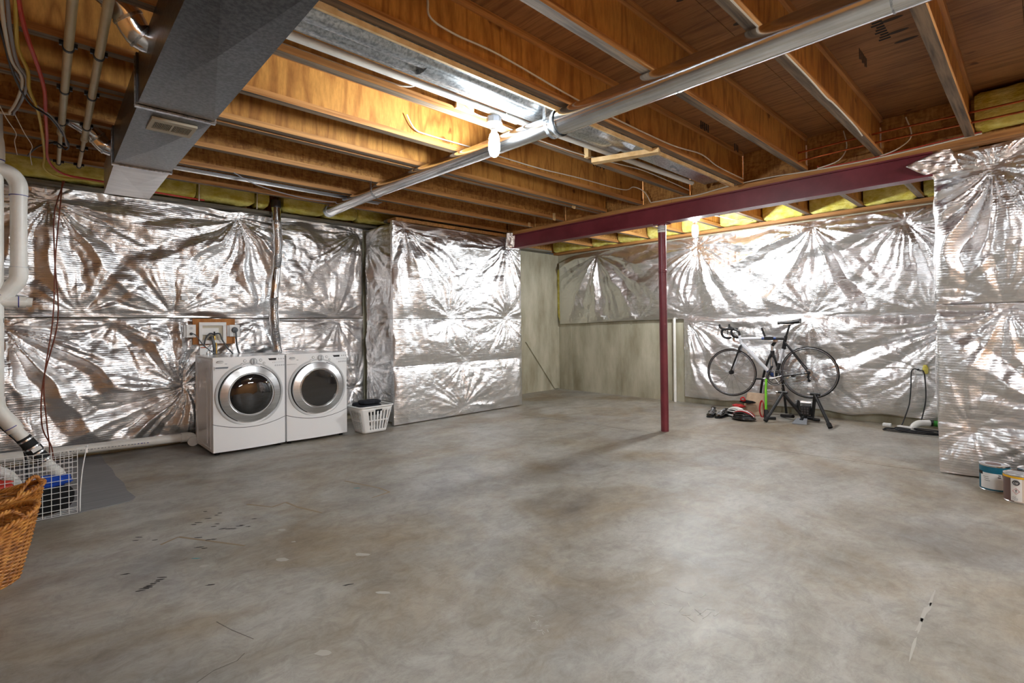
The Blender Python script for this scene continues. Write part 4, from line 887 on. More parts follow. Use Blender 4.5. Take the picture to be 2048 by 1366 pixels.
MB().lathe([(.0467, 0), (.0467, .003)], (-.13, YP, 1.487), (-.6, 0, -.8), n=28).build('primer_band', 'blue_ink', el2, smooth=40)
MB().cyl((-.15, YP, 1.445), (-.012, YP, 1.445), .036, 24).build('branch', 'pvc', st, smooth=40); MB().cyl((-.012, YP, 1.445), (.018, YP, 1.442), .030, 24).build('branch_stub', 'pvc', st, smooth=40)
MB().lathe([(.0366, 0), (.0366, .005)], (-.05, YP, 1.445), (1, 0, 0), n=24).build('primer_band', 'blue_ink', st, smooth=40)
MB().tube(smoothpath([(-.116, YP-.041, 1.335), (-.116, YP-.0432, 1.335), (-.116, YP-.0432, 1.325), (-.115, YP-.042, 1.318), (-.115, YP-.0432, 1.308)], 3), .0014, 5).build('handwritten_mark', 'ink', st)
low = MB().tube(smoothpath([(-.150, YP, .84), (-.150, YP, .78), (-.135, YP, .735), (-.10, YP, .68), (-.06, YP, .61)], 4), [.042]*3+[.044]*14, 24).build('lower_elbow', 'pvc', st, smooth=40)
dv = Vector((.182, 0, -.30)).normalized(); p0 = Vector((-.075, YP, .635))
MB().cyl(p0, p0+dv*.40, .034, 24).build('sloping_pipe', 'pvc', st, smooth=40)
MB().lathe([(.0445, 0), (.0445, .005)], p0-dv*.006, dv, 24).build('primer_band', 'blue_ink', st, smooth=40)
cp_ = MB().lathe([(.038, .09), (.040, .10), (.040, .165), (.045, .172), (.045, .205), (.040, .212), (.040, .28), (.038, .29)], p0, dv, 24).build('rubber_coupling', 'rubber', st, smooth=40)
for h in (.105, .165, .212, .272): MB().lathe([(.0460 if .15 < h < .22 else .0415, 0), (.0460 if .15 < h < .22 else .0415, .011)], p0+dv*h, dv, 24).build('hose_clamp', 'steel', cp_, smooth=40)
q = p0+dv*.19+Vector((.012, -.044, .008)); MB().obox(q, Vector((.022, 0, .012)), Vector((0, -.002, 0)), Vector((-.006, 0, .011))).build('sticker', 'white', cp_)
MB().tube(smoothpath([p0+dv*.36, p0+dv*.43, (.118, YP, .23), (.120, YP, .16)], 4), .038, 24).build('bottom_elbow', 'pvc', st, smooth=40)
MB().cyl((.120, YP, .17), (.120, YP, .006), .033, 24).build('drop_pipe', 'pvc', st, smooth=40); MB().lathe([(.0386, 0), (.0386, .005)], (.120, YP, .163), n=24).build('primer_band', 'blue_ink', st, smooth=40)
s2 = thing('sump_discharge', 'second white sloping pipe and elbow beside the waste stack', 'pipe', (-.1, 4.8, 0))
MB().tube(smoothpath([(-.50, 4.50, .58), (-.25, 4.50, .44), (-.13, 4.50, .37), (-.09, 4.50, .33), (-.065, 4.50, .27), (-.06, 4.50, .22)], 5), .036, 22).build('pipe', 'pvc', s2, smooth=40)
MB().cyl((-.06, 4.50, .235), (-.06, 4.50, .006), .031, 22).build('drop_pipe', 'pvc', s2, smooth=40); MB().lathe([(.0366, 0), (.0366, .005)], (-.06, 4.50, .228), n=22).build('primer_band', 'blue_ink', s2, smooth=40)
MB.xf = None
cable('black_cable', 'black cord hanging behind the white drain pipes', [(-.37, 5.1, 1.0), (-.23, 5.1, .70), (-.14, 5.09, .57), (-.06, 5.08, .46), (-.02, 5.07, .36), (.0, 5.07, .02)], .008, 'wire_b', 'cable')
dp = thing('floor_drain_pipe', 'long white drain pipe lying along the foil wall near the floor', 'pipe', (.6, 6.36, .02))
MB().cyl((-1.2, 6.35, .165), (1.20, 6.37, .098), .044, 22).build('pipe', 'pvc', dp, smooth=40); MB().tube(smoothpath([(1.17, 6.37, .099), (1.23, 6.37, .097), (1.265, 6.36, .085), (1.272, 6.34, .062), (1.272, 6.30, .052)], 4), .051, 20).build('elbow', 'pvc', dp, smooth=40)
for k in range(26): MB().box(.22+k*.026, .22+k*.026+.016*(.5+.5*((k*7) % 3)/2), 6.3155, 6.3185, .118-k*.0007, .125-k*.0007).build('pipe_print', 'blue_ink' if k > 20 else 'print', dp)

# ---- white wire basket with dark and blue clothes
MT['wire'] = pm('white_coated_wire', lin(236, 236, 234), rough=.4); MT['blue'] = pm('blue_cloth', lin(18, 66, 170), lin(26, 84, 200), .85, sc=(20, 20, 20), bmp=.3); MT['blackcloth'] = pm('black_cloth', lin(12, 12, 14), lin(24, 24, 27), .95, sc=(30, 30, 30), bmp=.3)
wbk = thing('wire_basket', 'white wire mesh basket standing on the floor patch in front of the drain pipes', 'basket', (-.1, 4.62, .006))
bx0, bx1, by0, by1, zt_ = -.42, .238, 4.57, 4.69, .440
def prof(z): return .012*math.sin(math.pi*z/zt_)
m = MB()
for i in range(16): x = bx0+(bx1-bx0)*i/15; m.cyl((x, by0-.0, .012), (x, by0, zt_), .0022, 6)
for j in range(12): z = .012+(zt_-.012)*j/11; m.cyl((bx0, by0, z), (bx1, by0, z), .0022, 6)
m.build('front_grid', 'wire', wbk, smooth=60)
m = MB()
for i in range(16): x = bx0+(bx1-bx0)*i/15; m.cyl((x-.02, by1, .22), (x-.02, by1, zt_-.05), .0018, 6)
for j in range(7): z = .22+(zt_-.27)*j/6; m.cyl((bx0, by1, z), (bx1-.02, by1, z), .0018, 6)
m.build('back_grid', 'wire', wbk, smooth=60)
m = MB()
for i in range(9): x = bx0+(bx1-bx0)*i/8; m.cyl((x, by0, .012), (x, by1, .012), .002, 6)
for j in range(4): y = by0+(by1-by0)*j/3; m.cyl((bx0, y, .012), (bx1, y, .012), .002, 6)
m.build('bottom_grid', 'wire', wbk, smooth=60)
P = []
for k in range(15):
    z = .014+(zt_+.006)*k/14; xo = .012+.040*max(0, (k/14))**2.4; P.append([(bx1+xo-.002, by0-.004, z), (bx1+xo+.004, by0+.022, z)])
o = MB().grid(P).build('end_bracket', 'wire', wbk, smooth=60); s_ = o.modifiers.new('thick', 'SOLIDIFY'); s_.thickness = .003
MB().box(bx1-.005, bx1+.055, by0-.004, by0+.02, zt_+.006, zt_+.010).box(bx1+.046, bx1+.055, by0-.004, by0+.02, zt_-.03, zt_+.01).build('top_bracket', 'wire', wbk)
def lump(name, lb, cat, c, s, mat, seed, grp=None, n=22, rough_=.35, flatb=True):
    m = MB(); P = []
    for i in range(n+1):
        th = math.pi*i/n; row = []
        for k in range(n):
            ph = 2*math.pi*k/n; sq = lambda q, e: math.copysign(abs(q)**e, q)
            d = (math.sin(th)**.7*sq(math.cos(ph), .8), math.sin(th)**.7*sq(math.sin(ph), .8), sq(math.cos(th), .8))
            w = 1+rough_*(vnoise(np.array([d[0]+d[2]*.7]), np.array([d[1]-d[2]*.5]), 2.6, seed)[0]-.5)+rough_*.5*(abs(vnoise(np.array([d[0]*1.3+d[2]]), np.array([d[1]*1.2+d[2]]), 6, seed+1)[0]-.5)*2-.5)
            z = d[2]*s[2]*w; z = max(z, -s[2]) if flatb else z
            row.append((c[0]+d[0]*s[0]*w, c[1]+d[1]*s[1]*w, c[2]+s[2]+z))
        row.append(row[0]); P.append(row)
    m.grid(P, flip=True)
    return tag(m.build(name, mat, smooth=70), lb, cat, grp)
lump('folded_clothes', 'black clothes filling the white wire basket', 'clothes', (.035, 4.63, .018), (.19, .048, .10), 'blackcloth', 5, rough_=.12)
lump('blue_garment', 'bright blue garment on top of the black clothes in the wire basket', 'clothes', (.09, 4.63, .205), (.12, .046, .035), 'blue', 6, rough_=.45)
lump('red_towel', 'red and white bundle behind the wicker baskets', 'clothes', (-.21, 4.63, .225), (.13, .05, .035), 'wire_r', 8)

# ---- wicker baskets
def wick_mat():
    m, nt, b = nodes('wicker'); b.inputs['Roughness'].default_value = .42
    c = ramp(nt, noise(nt, pos(nt, (30, 30, 30)), 1.0, 4, .6), [(.3, lin(112, 62, 20)), (.5, lin(176, 112, 44)), (.72, lin(214, 156, 76))])
    nt.links.new(c, b.inputs['Base Color']); return m
MT['wicker'] = wick_mat()
def wicker(lb, cx, cy, a, b_, hgt, z0, seed, flare=.78):
    t = thing('wicker_basket', lb, 'basket', (cx, cy, z0), 'wicker baskets at the left edge'); rs = random.Random(seed)
    R = lambda v: flare+(1-flare)*v
    sag = lambda th: 0.03*math.cos(2*th)
    NS = 40; m = MB()
    for r_ in range(34):
        v = r_/33; P = []
        for k in range(NS*4):
            th = 2*math.pi*k/(NS*4); w = .0045*math.sin(th*NS/2+(math.pi if r_ % 2 else 0)); q = R(v)
            P.append((cx+(a*q+w)*math.cos(th), cy+(b_*q+w)*math.sin(th), z0+.008+(hgt-.02)*v+sag(th)*v*v))
        m.tube(P, .0048, 5, closed=True)
    m.build('woven_wall', 'wicker', t, smooth=70)
    m = MB()
    for k in range(NS):
        th = 2*math.pi*k/NS
        m.tube([(cx+a*R(v)*math.cos(th), cy+b_*R(v)*math.sin(th), z0+.006+(hgt-.01)*v+sag(th)*v*v) for v in (0, .35, .7, 1)], .004, 5)
    m.build('stakes', 'wicker', t, smooth=70)
    m = MB()
    for s in range(3):
        P = []
        for k in range(160):
            th = 2*math.pi*k/160; tw = th*22+s*2*math.pi/3
            P.append((cx+(a+.009*math.cos(tw))*math.cos(th), cy+(b_+.009*math.cos(tw))*math.sin(th), z0+hgt+.009*math.sin(tw)+sag(th)))
        m.tube(P, .0075, 6, closed=True)
    m.build('braided_rim', 'wicker', t, smooth=70)
    for th0 in (-.60 if seed == 2 else -.93, math.pi-.5):
        m = MB()
        for s in range(3):
            P = []
            for k in range(33):
                q = k/32; th = th0-.34+.68*q; tw = q*26+s*2.1; up = .075*math.sin(math.pi*q)
                P.append((cx+(a+.004+.007*math.cos(tw))*math.cos(th), cy+(b_+.004+.007*math.cos(tw))*math.sin(th), z0+hgt+up+.006*math.sin(tw)+sag(th)))
            m.tube(P, .006, 6)
        m.build('twisted_handle', 'wicker', t, smooth=70)
    MB().prism([(cx+a*flare*math.cos(2*math.pi*k/40), cy+b_*flare*math.sin(2*math.pi*k/40), z0+.001) for k in range(40)], (0, 0, .008)).build('bottom', 'wicker', t)
wicker('wicker basket in front at the left edge, the larger one nearer the camera', -.27, 3.64, .30, .25, .318, 0, 1)
wicker('wicker basket behind the nearer wicker basket at the left edge', -.225, 4.08, .285, .17, .335, 0, 2)

# ================================================================== BICYCLE ON ITS STAND
BR = Vector((7.289, 2.093, 0)); BD = Vector((-.103, .995, 0)).normalized(); BN = Vector((-.995, -.103, 0))
def bp(a, z, n=0.): return BR+BD*a+BN*n+Vector((0, 0, z))
MT['frame_w'] = pm('silver_white_frame_paint', lin(206, 208, 214), rough=.25, coat=.5); MT['frame_k'] = pm('black_frame_paint', lin(20, 21, 24), rough=.3, coat=.4); MT['frame_b'] = pm('blue_frame_paint', lin(30, 60, 120), rough=.3, coat=.4)
MT['tape'] = pm('black_bar_tape', lin(22, 22, 24), rough=.8); MT['lime'] = pm('lime_green_paint', lin(110, 196, 30), rough=.4)
bk = thing('bicycle', 'silver and black road bicycle with drop bars held in a repair stand', 'bicycle', bp(.48, .26))
def wheel(a, z, nspk, seed, hubr):
    c = bp(a, z); R = .335; ring = lambda r, n=72: [c+BD*(r*math.cos(2*math.pi*k/n))+Vector((0, 0, r*math.sin(2*math.pi*k/n))) for k in range(n)]
    w = MB().tube(ring(.3115), .010, 8, closed=True, flat=1.35).build('wheel', 'darksteel', bk, smooth=60)
    MB().tube(ring(R-.0115), .0118, 10, closed=True).build('tyre', 'rubber', w, smooth=60)
    m = MB()
    for n_ in (-.0095, .0095): m.tube([p+BN*n_ for p in ring(.318)], .0032, 6, closed=True)
    m.build('brake_track', 'steel', w, smooth=60)
    h = MB(); h.cyl(c-BN*.055, c+BN*.055, hubr, 14).cyl(c-BN*.03, c-BN*.026, hubr+.012, 14).cyl(c+BN*.026, c+BN*.03, hubr+.012, 14).cyl(c-BN*.075, c+BN*.075, .006, 8); h.build('hub', 'blackp', w, smooth=40)
    m = MB()
    for k in range(nspk):
        t = 2*math.pi*k/nspk+.1; s = 1 if k % 2 else -1; t2 = t+(.9 if (k//2) % 2 else -.9)*(1 if hubr > .02 else .25)
        m.cyl(c+BD*(.306*math.cos(t))+Vector((0, 0, .306*math.sin(t))), c+BN*(s*.027)+BD*(.022*math.cos(t2))+Vector((0, 0, .022*math.sin(t2))), .0014, 5)
    m.build('spokes', 'darksteel', w)
    return w
wr = wheel(0, .600, 24, 1, .024); wf = wheel(.965, .556, 18, 2, .016)
T = lambda a, b, r, nm, mt, n=14, fl=None: MB().tube([bp(*a), bp(*b)], r, n, flat=fl).build(nm, mt, bk, smooth=50)
HT, HB, SC, BB = (.846, 1.075), (.822, .945), (.275, 1.035), (.400, .515)
T(HT, HB, .021, 'head_tube', 'frame_w'); T((.832, 1.03), (.56, 1.038), .020, 'top_tube', 'frame_w'); T((.56, 1.038), (.38, 1.040), .0198, 'top_tube', 'frame_b'); T((.38, 1.040), (.272, 1.037), .0198, 'top_tube', 'frame_k')
T((.825, .965), (.49, .60), .026, 'down_tube', 'frame_w'); T((.49, .60), (.42, .53), .0262, 'down_tube', 'frame_b')
T((.262, 1.07), (.30, .90), .021, 'seat_tube', 'frame_k'); T((.30, .90), (.345, .71), .0208, 'seat_tube', 'frame_w'); T((.345, .71), BB, .0212, 'seat_tube', 'frame_k')
for n_ in (-.026, .026):
    MB().tube([bp(.285, 1.0, n_*.5), bp(.0, .60, n_*2.4)], [.011, .008], 10).build('seat_stay', 'frame_k', bk, smooth=50)
    MB().tube([bp(.38, .525, n_*1.1), bp(.0, .60, n_*2.4)], [.012, .009], 10).build('chain_stay', 'frame_k', bk, smooth=50)
    MB().tube(smoothpath([bp(.826, .945, n_*.6), bp(.84, .90, n_*1.25), bp(.905, .72, n_*1.7), bp(.965, .556, n_*1.9)], 5), [.016]*3+[.0155]*5+[.012]*5+[.010]*3, 10).build('fork_blade', 'frame_w' if n_ < 0 else 'frame_k', bk, smooth=50)
MB().cyl(bp(.400, .515, -.05), bp(.400, .515, .05), .021, 16).build('bottom_bracket', 'blackp', bk, smooth=40)
MB().tube([bp(.268, 1.05), bp(.213, 1.225)], .0138, 12).build('seat_post', 'blackp', bk, smooth=40)
P = []
for i in range(13):
    q = i/12; a_ = .36-.27*q; w = .018+.052*max(0, (q-.3)/.7)**1.3; zz = 1.243+.012*q+.03*max(0, q-.55)**1.0; P.append([bp(a_, zz+.016*math.cos(k*math.pi/8-math.pi/2)*0+(.020+.012*q)*math.sin(k*2*math.pi/16), w*math.cos(k*2*math.pi/16)) for k in range(16)]); P[-1].append(P[-1][0])
sd = MB().grid(P); sd.f.append(tuple(range(16))); sd.m.append(0); sd.f.append(tuple(12*17+k for k in range(15, -1, -1))); sd.m.append(0); sdo = sd.build('saddle', 'blackp', bk, smooth=60)
for n_ in (-.02, .02): MB().tube([bp(.33, 1.228, n_*.6), bp(.24, 1.222, n_), bp(.16, 1.232, n_), bp(.12, 1.25, n_*1.3)], .0035, 6).build('saddle_rail', 'steel', sdo)
MB().tube([bp(.846, 1.075), bp(.852, 1.12), bp(.858, 1.135)], .016, 12).build('steerer_spacer', 'blackp', bk, smooth=40)
MB().tube([bp(.856, 1.135), bp(.93, 1.165)], .0155, 12).build('stem', 'blackp', bk, smooth=40)
for s in (-1, 1):
    hb = MB().tube(smoothpath([bp(.93, 1.165, 0), bp(.93, 1.166, s*.12), bp(.935, 1.166, s*.185), bp(.965, 1.168, s*.205), bp(1.005, 1.160, s*.21), bp(1.022, 1.12, s*.21), bp(1.0, 1.065, s*.212), bp(.95, 1.045, s*.213), bp(.89, 1.05, s*.214)], 5), .016, 10).build('drop_bar', 'tape', bk, smooth=60)
    MB().tube(smoothpath([bp(.99, 1.168, s*.208), bp(1.03, 1.185, s*.209), bp(1.05, 1.215, s*.209), bp(1.046, 1.235, s*.209)], 4), [.016]*6+[.014]*4+[.012]*3, 10).build('brake_hood', 'rubber', hb, smooth=60)
    MB().tube(smoothpath([bp(1.05, 1.20, s*.209), bp(1.068, 1.17, s*.209), bp(1.072, 1.12, s*.209), bp(1.078, 1.085, s*.209)], 4), .0055, 8).build('brake_lever', 'steel' if s > 0 else 'blackp', hb, smooth=60)
for s in (-1, 1): cable_ = MB().tube(smoothpath([bp(1.0, 1.16, s*.2), bp(.95, 1.12, s*.12), bp(.90, 1.06, s*.06), bp(.83, 1.0, s*.03)], 5), .0028, 6).build('brake_cable', 'rubber', bk)
# drivetrain
CR = .400; m = MB()
for r_, n_ in ((.098, .050), (.078, .044)):
    m.tube([bp(CR+r_*math.cos(t), .515+r_*math.sin(t), n_) for t in [2*math.pi*k/44 for k in range(44)]], .006, 6, closed=True, flat=.5)
m.build('chainrings', 'darksteel', bk, smooth=60)
m = MB()
for k in range(5): t = 2*math.pi*k/5+.3; m.tube([bp(CR, .515, .052), bp(CR+.094*math.cos(t), .515+.094*math.sin(t), .050)], [.010, .006], 8, flat=.5)
m.build('crank_spider', 'steel', bk)
for s, dn in ((1, .068), (-1, -.068)):
    cr_ = MB().tube([bp(CR, .515, dn), bp(CR+s*.17, .515-.018*s, dn*1.1)], [.013, .010], 10, flat=.6).build('crank_arm', 'steel', bk, smooth=50)
    pc = bp(CR+s*.172, .515-.018*s, dn*1.1+math.copysign(.05, dn)); MB().obox(pc, BD*.045, BN*.032, Vector((0, 0, .009))).cyl(bp(CR+s*.172, .515-.018*s, dn), pc, .006, 8).build('pedal', 'blackp', cr_, bev=.003)
m = MB()
for k in range(7): m.lathe([(.022+.0045*k, 0), (.022+.0045*k, .0022)], bp(0, .6, .052-.0042*k), BN, 22)
m.build('cassette', 'steel', bk)
m = MB(); m.tube(smoothpath([bp(CR, .515+.099, .050), bp(.2, .62, .046), bp(.0, .648, .042)], 4), .0042, 6, flat=.6).tube(smoothpath([bp(CR, .515-.099, .050), bp(.2, .45, .048), bp(.02, .49, .045), bp(-.012, .50, .045), bp(-.03, .52, .045), bp(.0, .545, .043), bp(.03, .575, .042)], 4), .0042, 6, flat=.6); m.build('chain', 'darksteel', bk)
m = MB(); m.cyl(bp(-.005, .5, .038), bp(-.005, .5, .052), .018, 14).cyl(bp(.005, .545, .038), bp(.005, .545, .052), .016, 14).tube([bp(-.008, .5, .056), bp(.005, .55, .058), bp(.0, .585, .06)], .010, 8); m.build('rear_derailleur', 'blackp', bk)
for (a_, z_) in ((.845, .905), (.265, .925)):
    m = MB()
    for s in (-1, 1): m.tube([bp(a_+.0, z_+.02, 0), bp(a_+.01, z_, s*.03), bp(a_+.012, z_-.03, s*.022)], .007, 8)
    m.build('brake_caliper', 'blackp', bk)

# ---- repair stand
rs_ = thing('repair_stand', 'black and lime green bicycle repair stand behind and under the bicycle', 'stand', (6.95, 2.55, 0))
tp = bp(.46, .985, -.01)
MB().obox(bp(.47, 1.04, .0), BD*.055, BN*.033, Vector((0, 0, .024))).build('clamp_jaw', 'blackp', rs_, bev=.006); MB().obox(bp(.40, 1.015, -.05), BD*.03, BN*.02, Vector((0, 0, .03))).build('clamp_body', 'steel', rs_, bev=.004)
MB().tube([bp(.515, 1.065, .02), bp(.555, 1.18, .02)], .0135, 10).build('clamp_handle', 'blackp', rs_, smooth=50)
MB().cyl(bp(.40, 1.0, -.05), bp(.443, .94, -.055), .021, 14).build('clamp_arm', 'blackp', rs_, smooth=50)
top = bp(.443, .95, -.055); mid = bp(.46, .60, -.05)
MB().cyl(top, mid, .019, 16).build('upper_tube', 'steel', rs_, smooth=50)
MB().cyl(bp(.443, .87, -.055), bp(.443, .78, -.055), .027, 16).build('height_collar', 'blackp', rs_, smooth=50)
MB().tube(smoothpath([bp(.443, .86, -.05), bp(.49, .75, -.03), bp(.55, .58, -.07), bp(.60, .40, -.12), bp(.63, .20, -.15), bp(.64, .02, -.16)], 5), .0155, 12).build('leg', 'blackp', rs_, smooth=50)
MB().tube(smoothpath([bp(.443, .86, -.05), bp(.41, .75, -.05), bp(.38, .60, -.09), bp(.34, .40, -.14), bp(.31, .02, -.17)], 5), .0150, 12).build('leg', 'blackp', rs_, smooth=50)
MB().tube(smoothpath([(7.10, 2.552, .50), (7.06, 2.545, .40), (6.97, 2.515, .20), (6.925, 2.50, .09)], 6), .0145, 14).build('front_tube', 'lime', rs_, smooth=50)
MB().tube(smoothpath([bp(.45, .66, -.05), bp(.47, .58, .05), (7.10, 2.552, .49)], 5), .0145, 12).build('link_tube', 'blackp', rs_, smooth=50)
MB().tube([(6.925, 2.50, .12), (6.905, 2.49, .05), (6.90, 2.48, .012)], [.026, .03, .036], 14).build('foot', 'blackp', rs_, smooth=50)
MB().obox((6.93, 2.445, .018), Vector((.035, -.045, 0)), Vector((.02, .016, 0)), Vector((0, 0, .017))).build('foot_pad', 'blackp', rs_, bev=.005)

# ---- indoor trainer
tr = thing('bike_trainer', 'black folding indoor bike trainer with a roller standing under the rear wheel', 'trainer', (6.98, 2.06, 0))
LT, RT = Vector((6.93, 2.295, .355)), Vector((6.95, 1.935, .362))
for a_, b_, c_, nm in ((LT, (6.665, 2.415, .024), (7.05, 2.12, .07), 'left'), (RT, (6.744, 1.726, .024), (7.06, 2.0, .07), 'right')):
    l1 = MB().tube([a_, b_], .019, 14).build('leg', 'blackp', tr, smooth=50)
    v = (Vector(b_)-a_).normalized(); MB().tube([Vector(b_)-v*.05, Vector(b_)+v*.004], .026, 14).build('rubber_foot', 'rubber', l1, smooth=50)
    MB().tube(smoothpath([a_, a_+(Vector(c_)-a_)*.85+Vector((0, 0, .01)), Vector(c_)], 5), .021, 14).build('frame_tube', 'blackp', tr, smooth=50)
    a2 = MB().cyl(a_+Vector((.0, .055, .008)), a_+Vector((0, -.055, .008)), .017, 14).build('axle_clamp', 'blackp', tr, smooth=50)
    MB().cyl(a_+Vector((0, .055, .008)), a_+Vector((0, .085, .008)), .009, 12).build('clamp_tip', 'steel', a2, smooth=50)
MB().tube([(6.93, 2.30, .37), (6.935, 2.305, .41)], .006, 8).lathe([(.0, 0), (.010, .004), (.010, .014), (0, .018)], (6.935, 2.305, .405), n=12).build('lever_knob', 'blackp', tr, smooth=50)
MB().tube([(7.05, 2.13, .06), (7.06, 1.99, .06)], .022, 14).build('cross_tube', 'blackp', tr, smooth=50)
MB().tube([(7.06, 2.22, .05), (7.15, 2.36, .03), (7.19, 2.40, .024)], .022, 12).build('rear_foot', 'blackp', tr, smooth=50); MB().tube([(7.06, 2.05, .05), (7.12, 1.985, .03), (7.16, 1.955, .024)], .020, 12).build('rear_foot', 'blackp', tr, smooth=50)
MB().cyl((7.08, 2.135, .235), (7.09, 2.015, .235), .026, 18).build('roller', 'steel', tr, smooth=50)
MB().lathe([(.03, -.012), (.068, -.010), (.07, 0), (.068, .012), (.03, .014)], (7.09, 2.175, .19), (0, 1, 0), 26).build('flywheel', 'blackp', tr, smooth=40)
rb = MB().box(7.03, 7.13, 2.02, 2.13, .09, .20).build('resistance_unit', 'blackp', tr, bev=.008)
for i in range(3):
    for j in range(3): MB().box(7.024, 7.031, 2.033+i*.031, 2.055+i*.031, .10+j*.031, .122+j*.031).build('vent_cell', 'darksteel', rb)
MB().obox((7.09, 2.0, .19), Vector((.025, 0, .01)), Vector((0, .014, 0)), Vector((0, 0, .075))).build('side_cover', 'enamel_grey', tr, bev=.01)
MB().prism([(6.80, 2.155, .004), (6.83, 2.0, .004), (6.92, 2.02, .05), (6.91, 2.13, .05)], (.03, .004, .012)).build('front_foot', 'print', tr, bev=.005)
MB().tube([(6.90, 2.08, .045), (7.05, 2.07, .06)], .02, 10).build('foot_strut', 'blackp', tr, smooth=50)

# ---- riding gear on the floor
MT['glossblack'] = pm('glossy_black', lin(14, 14, 16), rough=.18, coat=.6); MT['redgear'] = pm('red_nylon', lin(176, 22, 26), rough=.5); MT['canvas'] = pm('beige_canvas', lin(176, 152, 128), lin(196, 172, 148), .9, sc=(12, 12, 12), bmp=.3)
def shoe(lb, x, y, rot):
    t = thing('cycling_shoe', lb, 'shoe', (x, y, 0), 'pair of cycling shoes')
    c, s = math.cos(rot), math.sin(rot); W_ = lambda a, b_, z: (x+a*c-b_*s, y+a*s+b_*c, z)
    P = []; sec = [(-.14, .012, .03), (-.132, .03, .055), (-.10, .038, .085), (-.05, .037, .098), (0, .04, .082), (.05, .046, .06), (.09, .045, .048), (.125, .034, .038), (.142, .012, .025)]
    for a, w, h in sec:
        row = [W_(a, w*math.cos(q)*(1 if math.sin(q) < .2 else (1-.35*math.sin(q))), .014+max(0, h*(.5+.5*math.sin(q)))) for q in [2*math.pi*k/18 for k in range(18)]]; P.append(row+[row[0]])
    m = MB().grid(P, flip=True); m.f.append(tuple(range(18))); m.m.append(0); m.f.append(tuple(8*19+k for k in range(17, -1, -1))); m.m.append(0); m.build('upper', 'glossblack', t, smooth=60)
    MB().prism([W_(a, w*1.04, .001) for a, w, h in sec]+[W_(a, -w*1.04, .001) for a, w, h in reversed(sec)], (0, 0, .016)).build('sole', 'blackp', t)
    MB().tube([W_(-.09+.035*math.cos(q), .026*math.sin(q), .1-.002*math.cos(q)) for q in [2*math.pi*k/16 for k in range(16)]], .006, 6, closed=True).build('collar', 'rubber', t, smooth=60)
    for a in (-.01, .035): MB().tube([W_(a, -.036, .06), W_(a, -.018, .082-.3*abs(a)), W_(a, .018, .082-.3*abs(a)), W_(a, .036, .06)], .004, 6, flat=2.2).build('strap', 'blackp', t)
    MB().obox(W_(.02, .03, .07), Vector((c*.01, s*.01, 0)), Vector((-s*.006, c*.006, 0)), Vector((0, 0, .004))).build('buckle', 'steel', t)
shoe('left shoe of a pair of glossy black cycling shoes beside the helmets', 6.66, 3.10, 3.30); shoe('right shoe of a pair of glossy black cycling shoes, next to the white helmet', 6.67, 2.965, 3.05)
def helmet(lb, x, y, z, rot, shell, rib, sc=1.0, tilt=0.0):
    t = thing('cycling_helmet', lb, 'helmet', (x, y, z), 'cycling helmets on the floor'); c, s = math.cos(rot), math.sin(rot)
    def pt(th, ph, k=1.0):
        a, b_, h = .145*k*math.cos(ph)*math.cos(th)*sc, .105*k*math.cos(ph)*math.sin(th)*sc, .105*k*math.sin(ph)*sc+.02+tilt*math.cos(th)*math.cos(ph)
        return (x+a*c-b_*s, y+a*s+b_*c, z+max(.002, h))
    P = [[pt(2*math.pi*i/30, math.pi/2*j/9, .93) for j in range(10)] for i in range(30)]; MB().grid(P, cu=True).build('liner', 'blackp', t, smooth=60)
    for k in range(9):
        off = (k-4)/4.6; pts = []
        for i in range(17):
            q = -1.35+2.7*i/16; b_ = .105*off*math.cos(q*.85); a = .145*math.sin(q)*math.sqrt(max(.02, 1-off*off*.6)); h = .105*math.sqrt(max(0, 1-(a/.147)**2-(b_/.107)**2))
            pts.append((x+(a*c-b_*s)*sc, y+(a*s+b_*c)*sc, z+h*sc+.022+tilt*a/.145))
        MB().tube(pts, .009*sc, 8, flat=.8).build('shell_rib', rib if k in (3, 6) else ('white' if k == 5 and rib == 'redgear' else shell), t, smooth=60)
    MB().tube([pt(2*math.pi*i/40, .06, 1.0) for i in range(40)], .011*sc, 8, closed=True).build('rim', shell, t, smooth=60)
    MB().tube(smoothpath([pt(1.2, .0, .9), (x+.05*c, y+.05*s, z+.006), pt(-1.2, 0, .9)], 6), .004, 6).build('chin_strap', 'rubber', t)
helmet('black cycling helmet with red and white accents, in front on the floor', 6.66, 2.68, 0, 1.45, 'glossblack', 'redgear', 1.0)
helmet('white ribbed cycling helmet behind the black helmet', 6.86, 2.86, 0, 1.3, 'white', 'white', .95)
# canvas bag, gloves and red straps
m = MB(); P = []
for i in range(17):
    q = i/16; row = []
    for k in range(20):
        t = 2*math.pi*k/20; sq = lambda c_, e: math.copysign(abs(c_)**e, c_); w = (1-.55*q**2); wob = 1+.14*(vnoise(np.array([q*2.]), np.array([k*.17]), 3, 77)[0]-.5)
        row.append((7.16+.085*sq(math.cos(t), .7)*w*wob+.03*q, 2.74+.155*sq(math.sin(t), .7)*(1-.22*q)*wob-.03*q, .004+.285*q))
    row.append(row[0]); P.append(row)
m.grid(P, flip=True); m.f.append(tuple(range(20))); m.m.append(0); m.f.append(tuple(16*21+k for k in range(19, -1, -1))); m.m.append(0)
bg = tag(m.build('canvas_bag', 'canvas', smooth=60), 'beige canvas bag slumped behind the helmets', 'bag')
lump('cycling_glove', 'black cycling gloves lying on the beige bag', 'glove', (7.06, 2.79, .16), (.035, .10, .02), 'blackcloth', 41, rough_=.5)
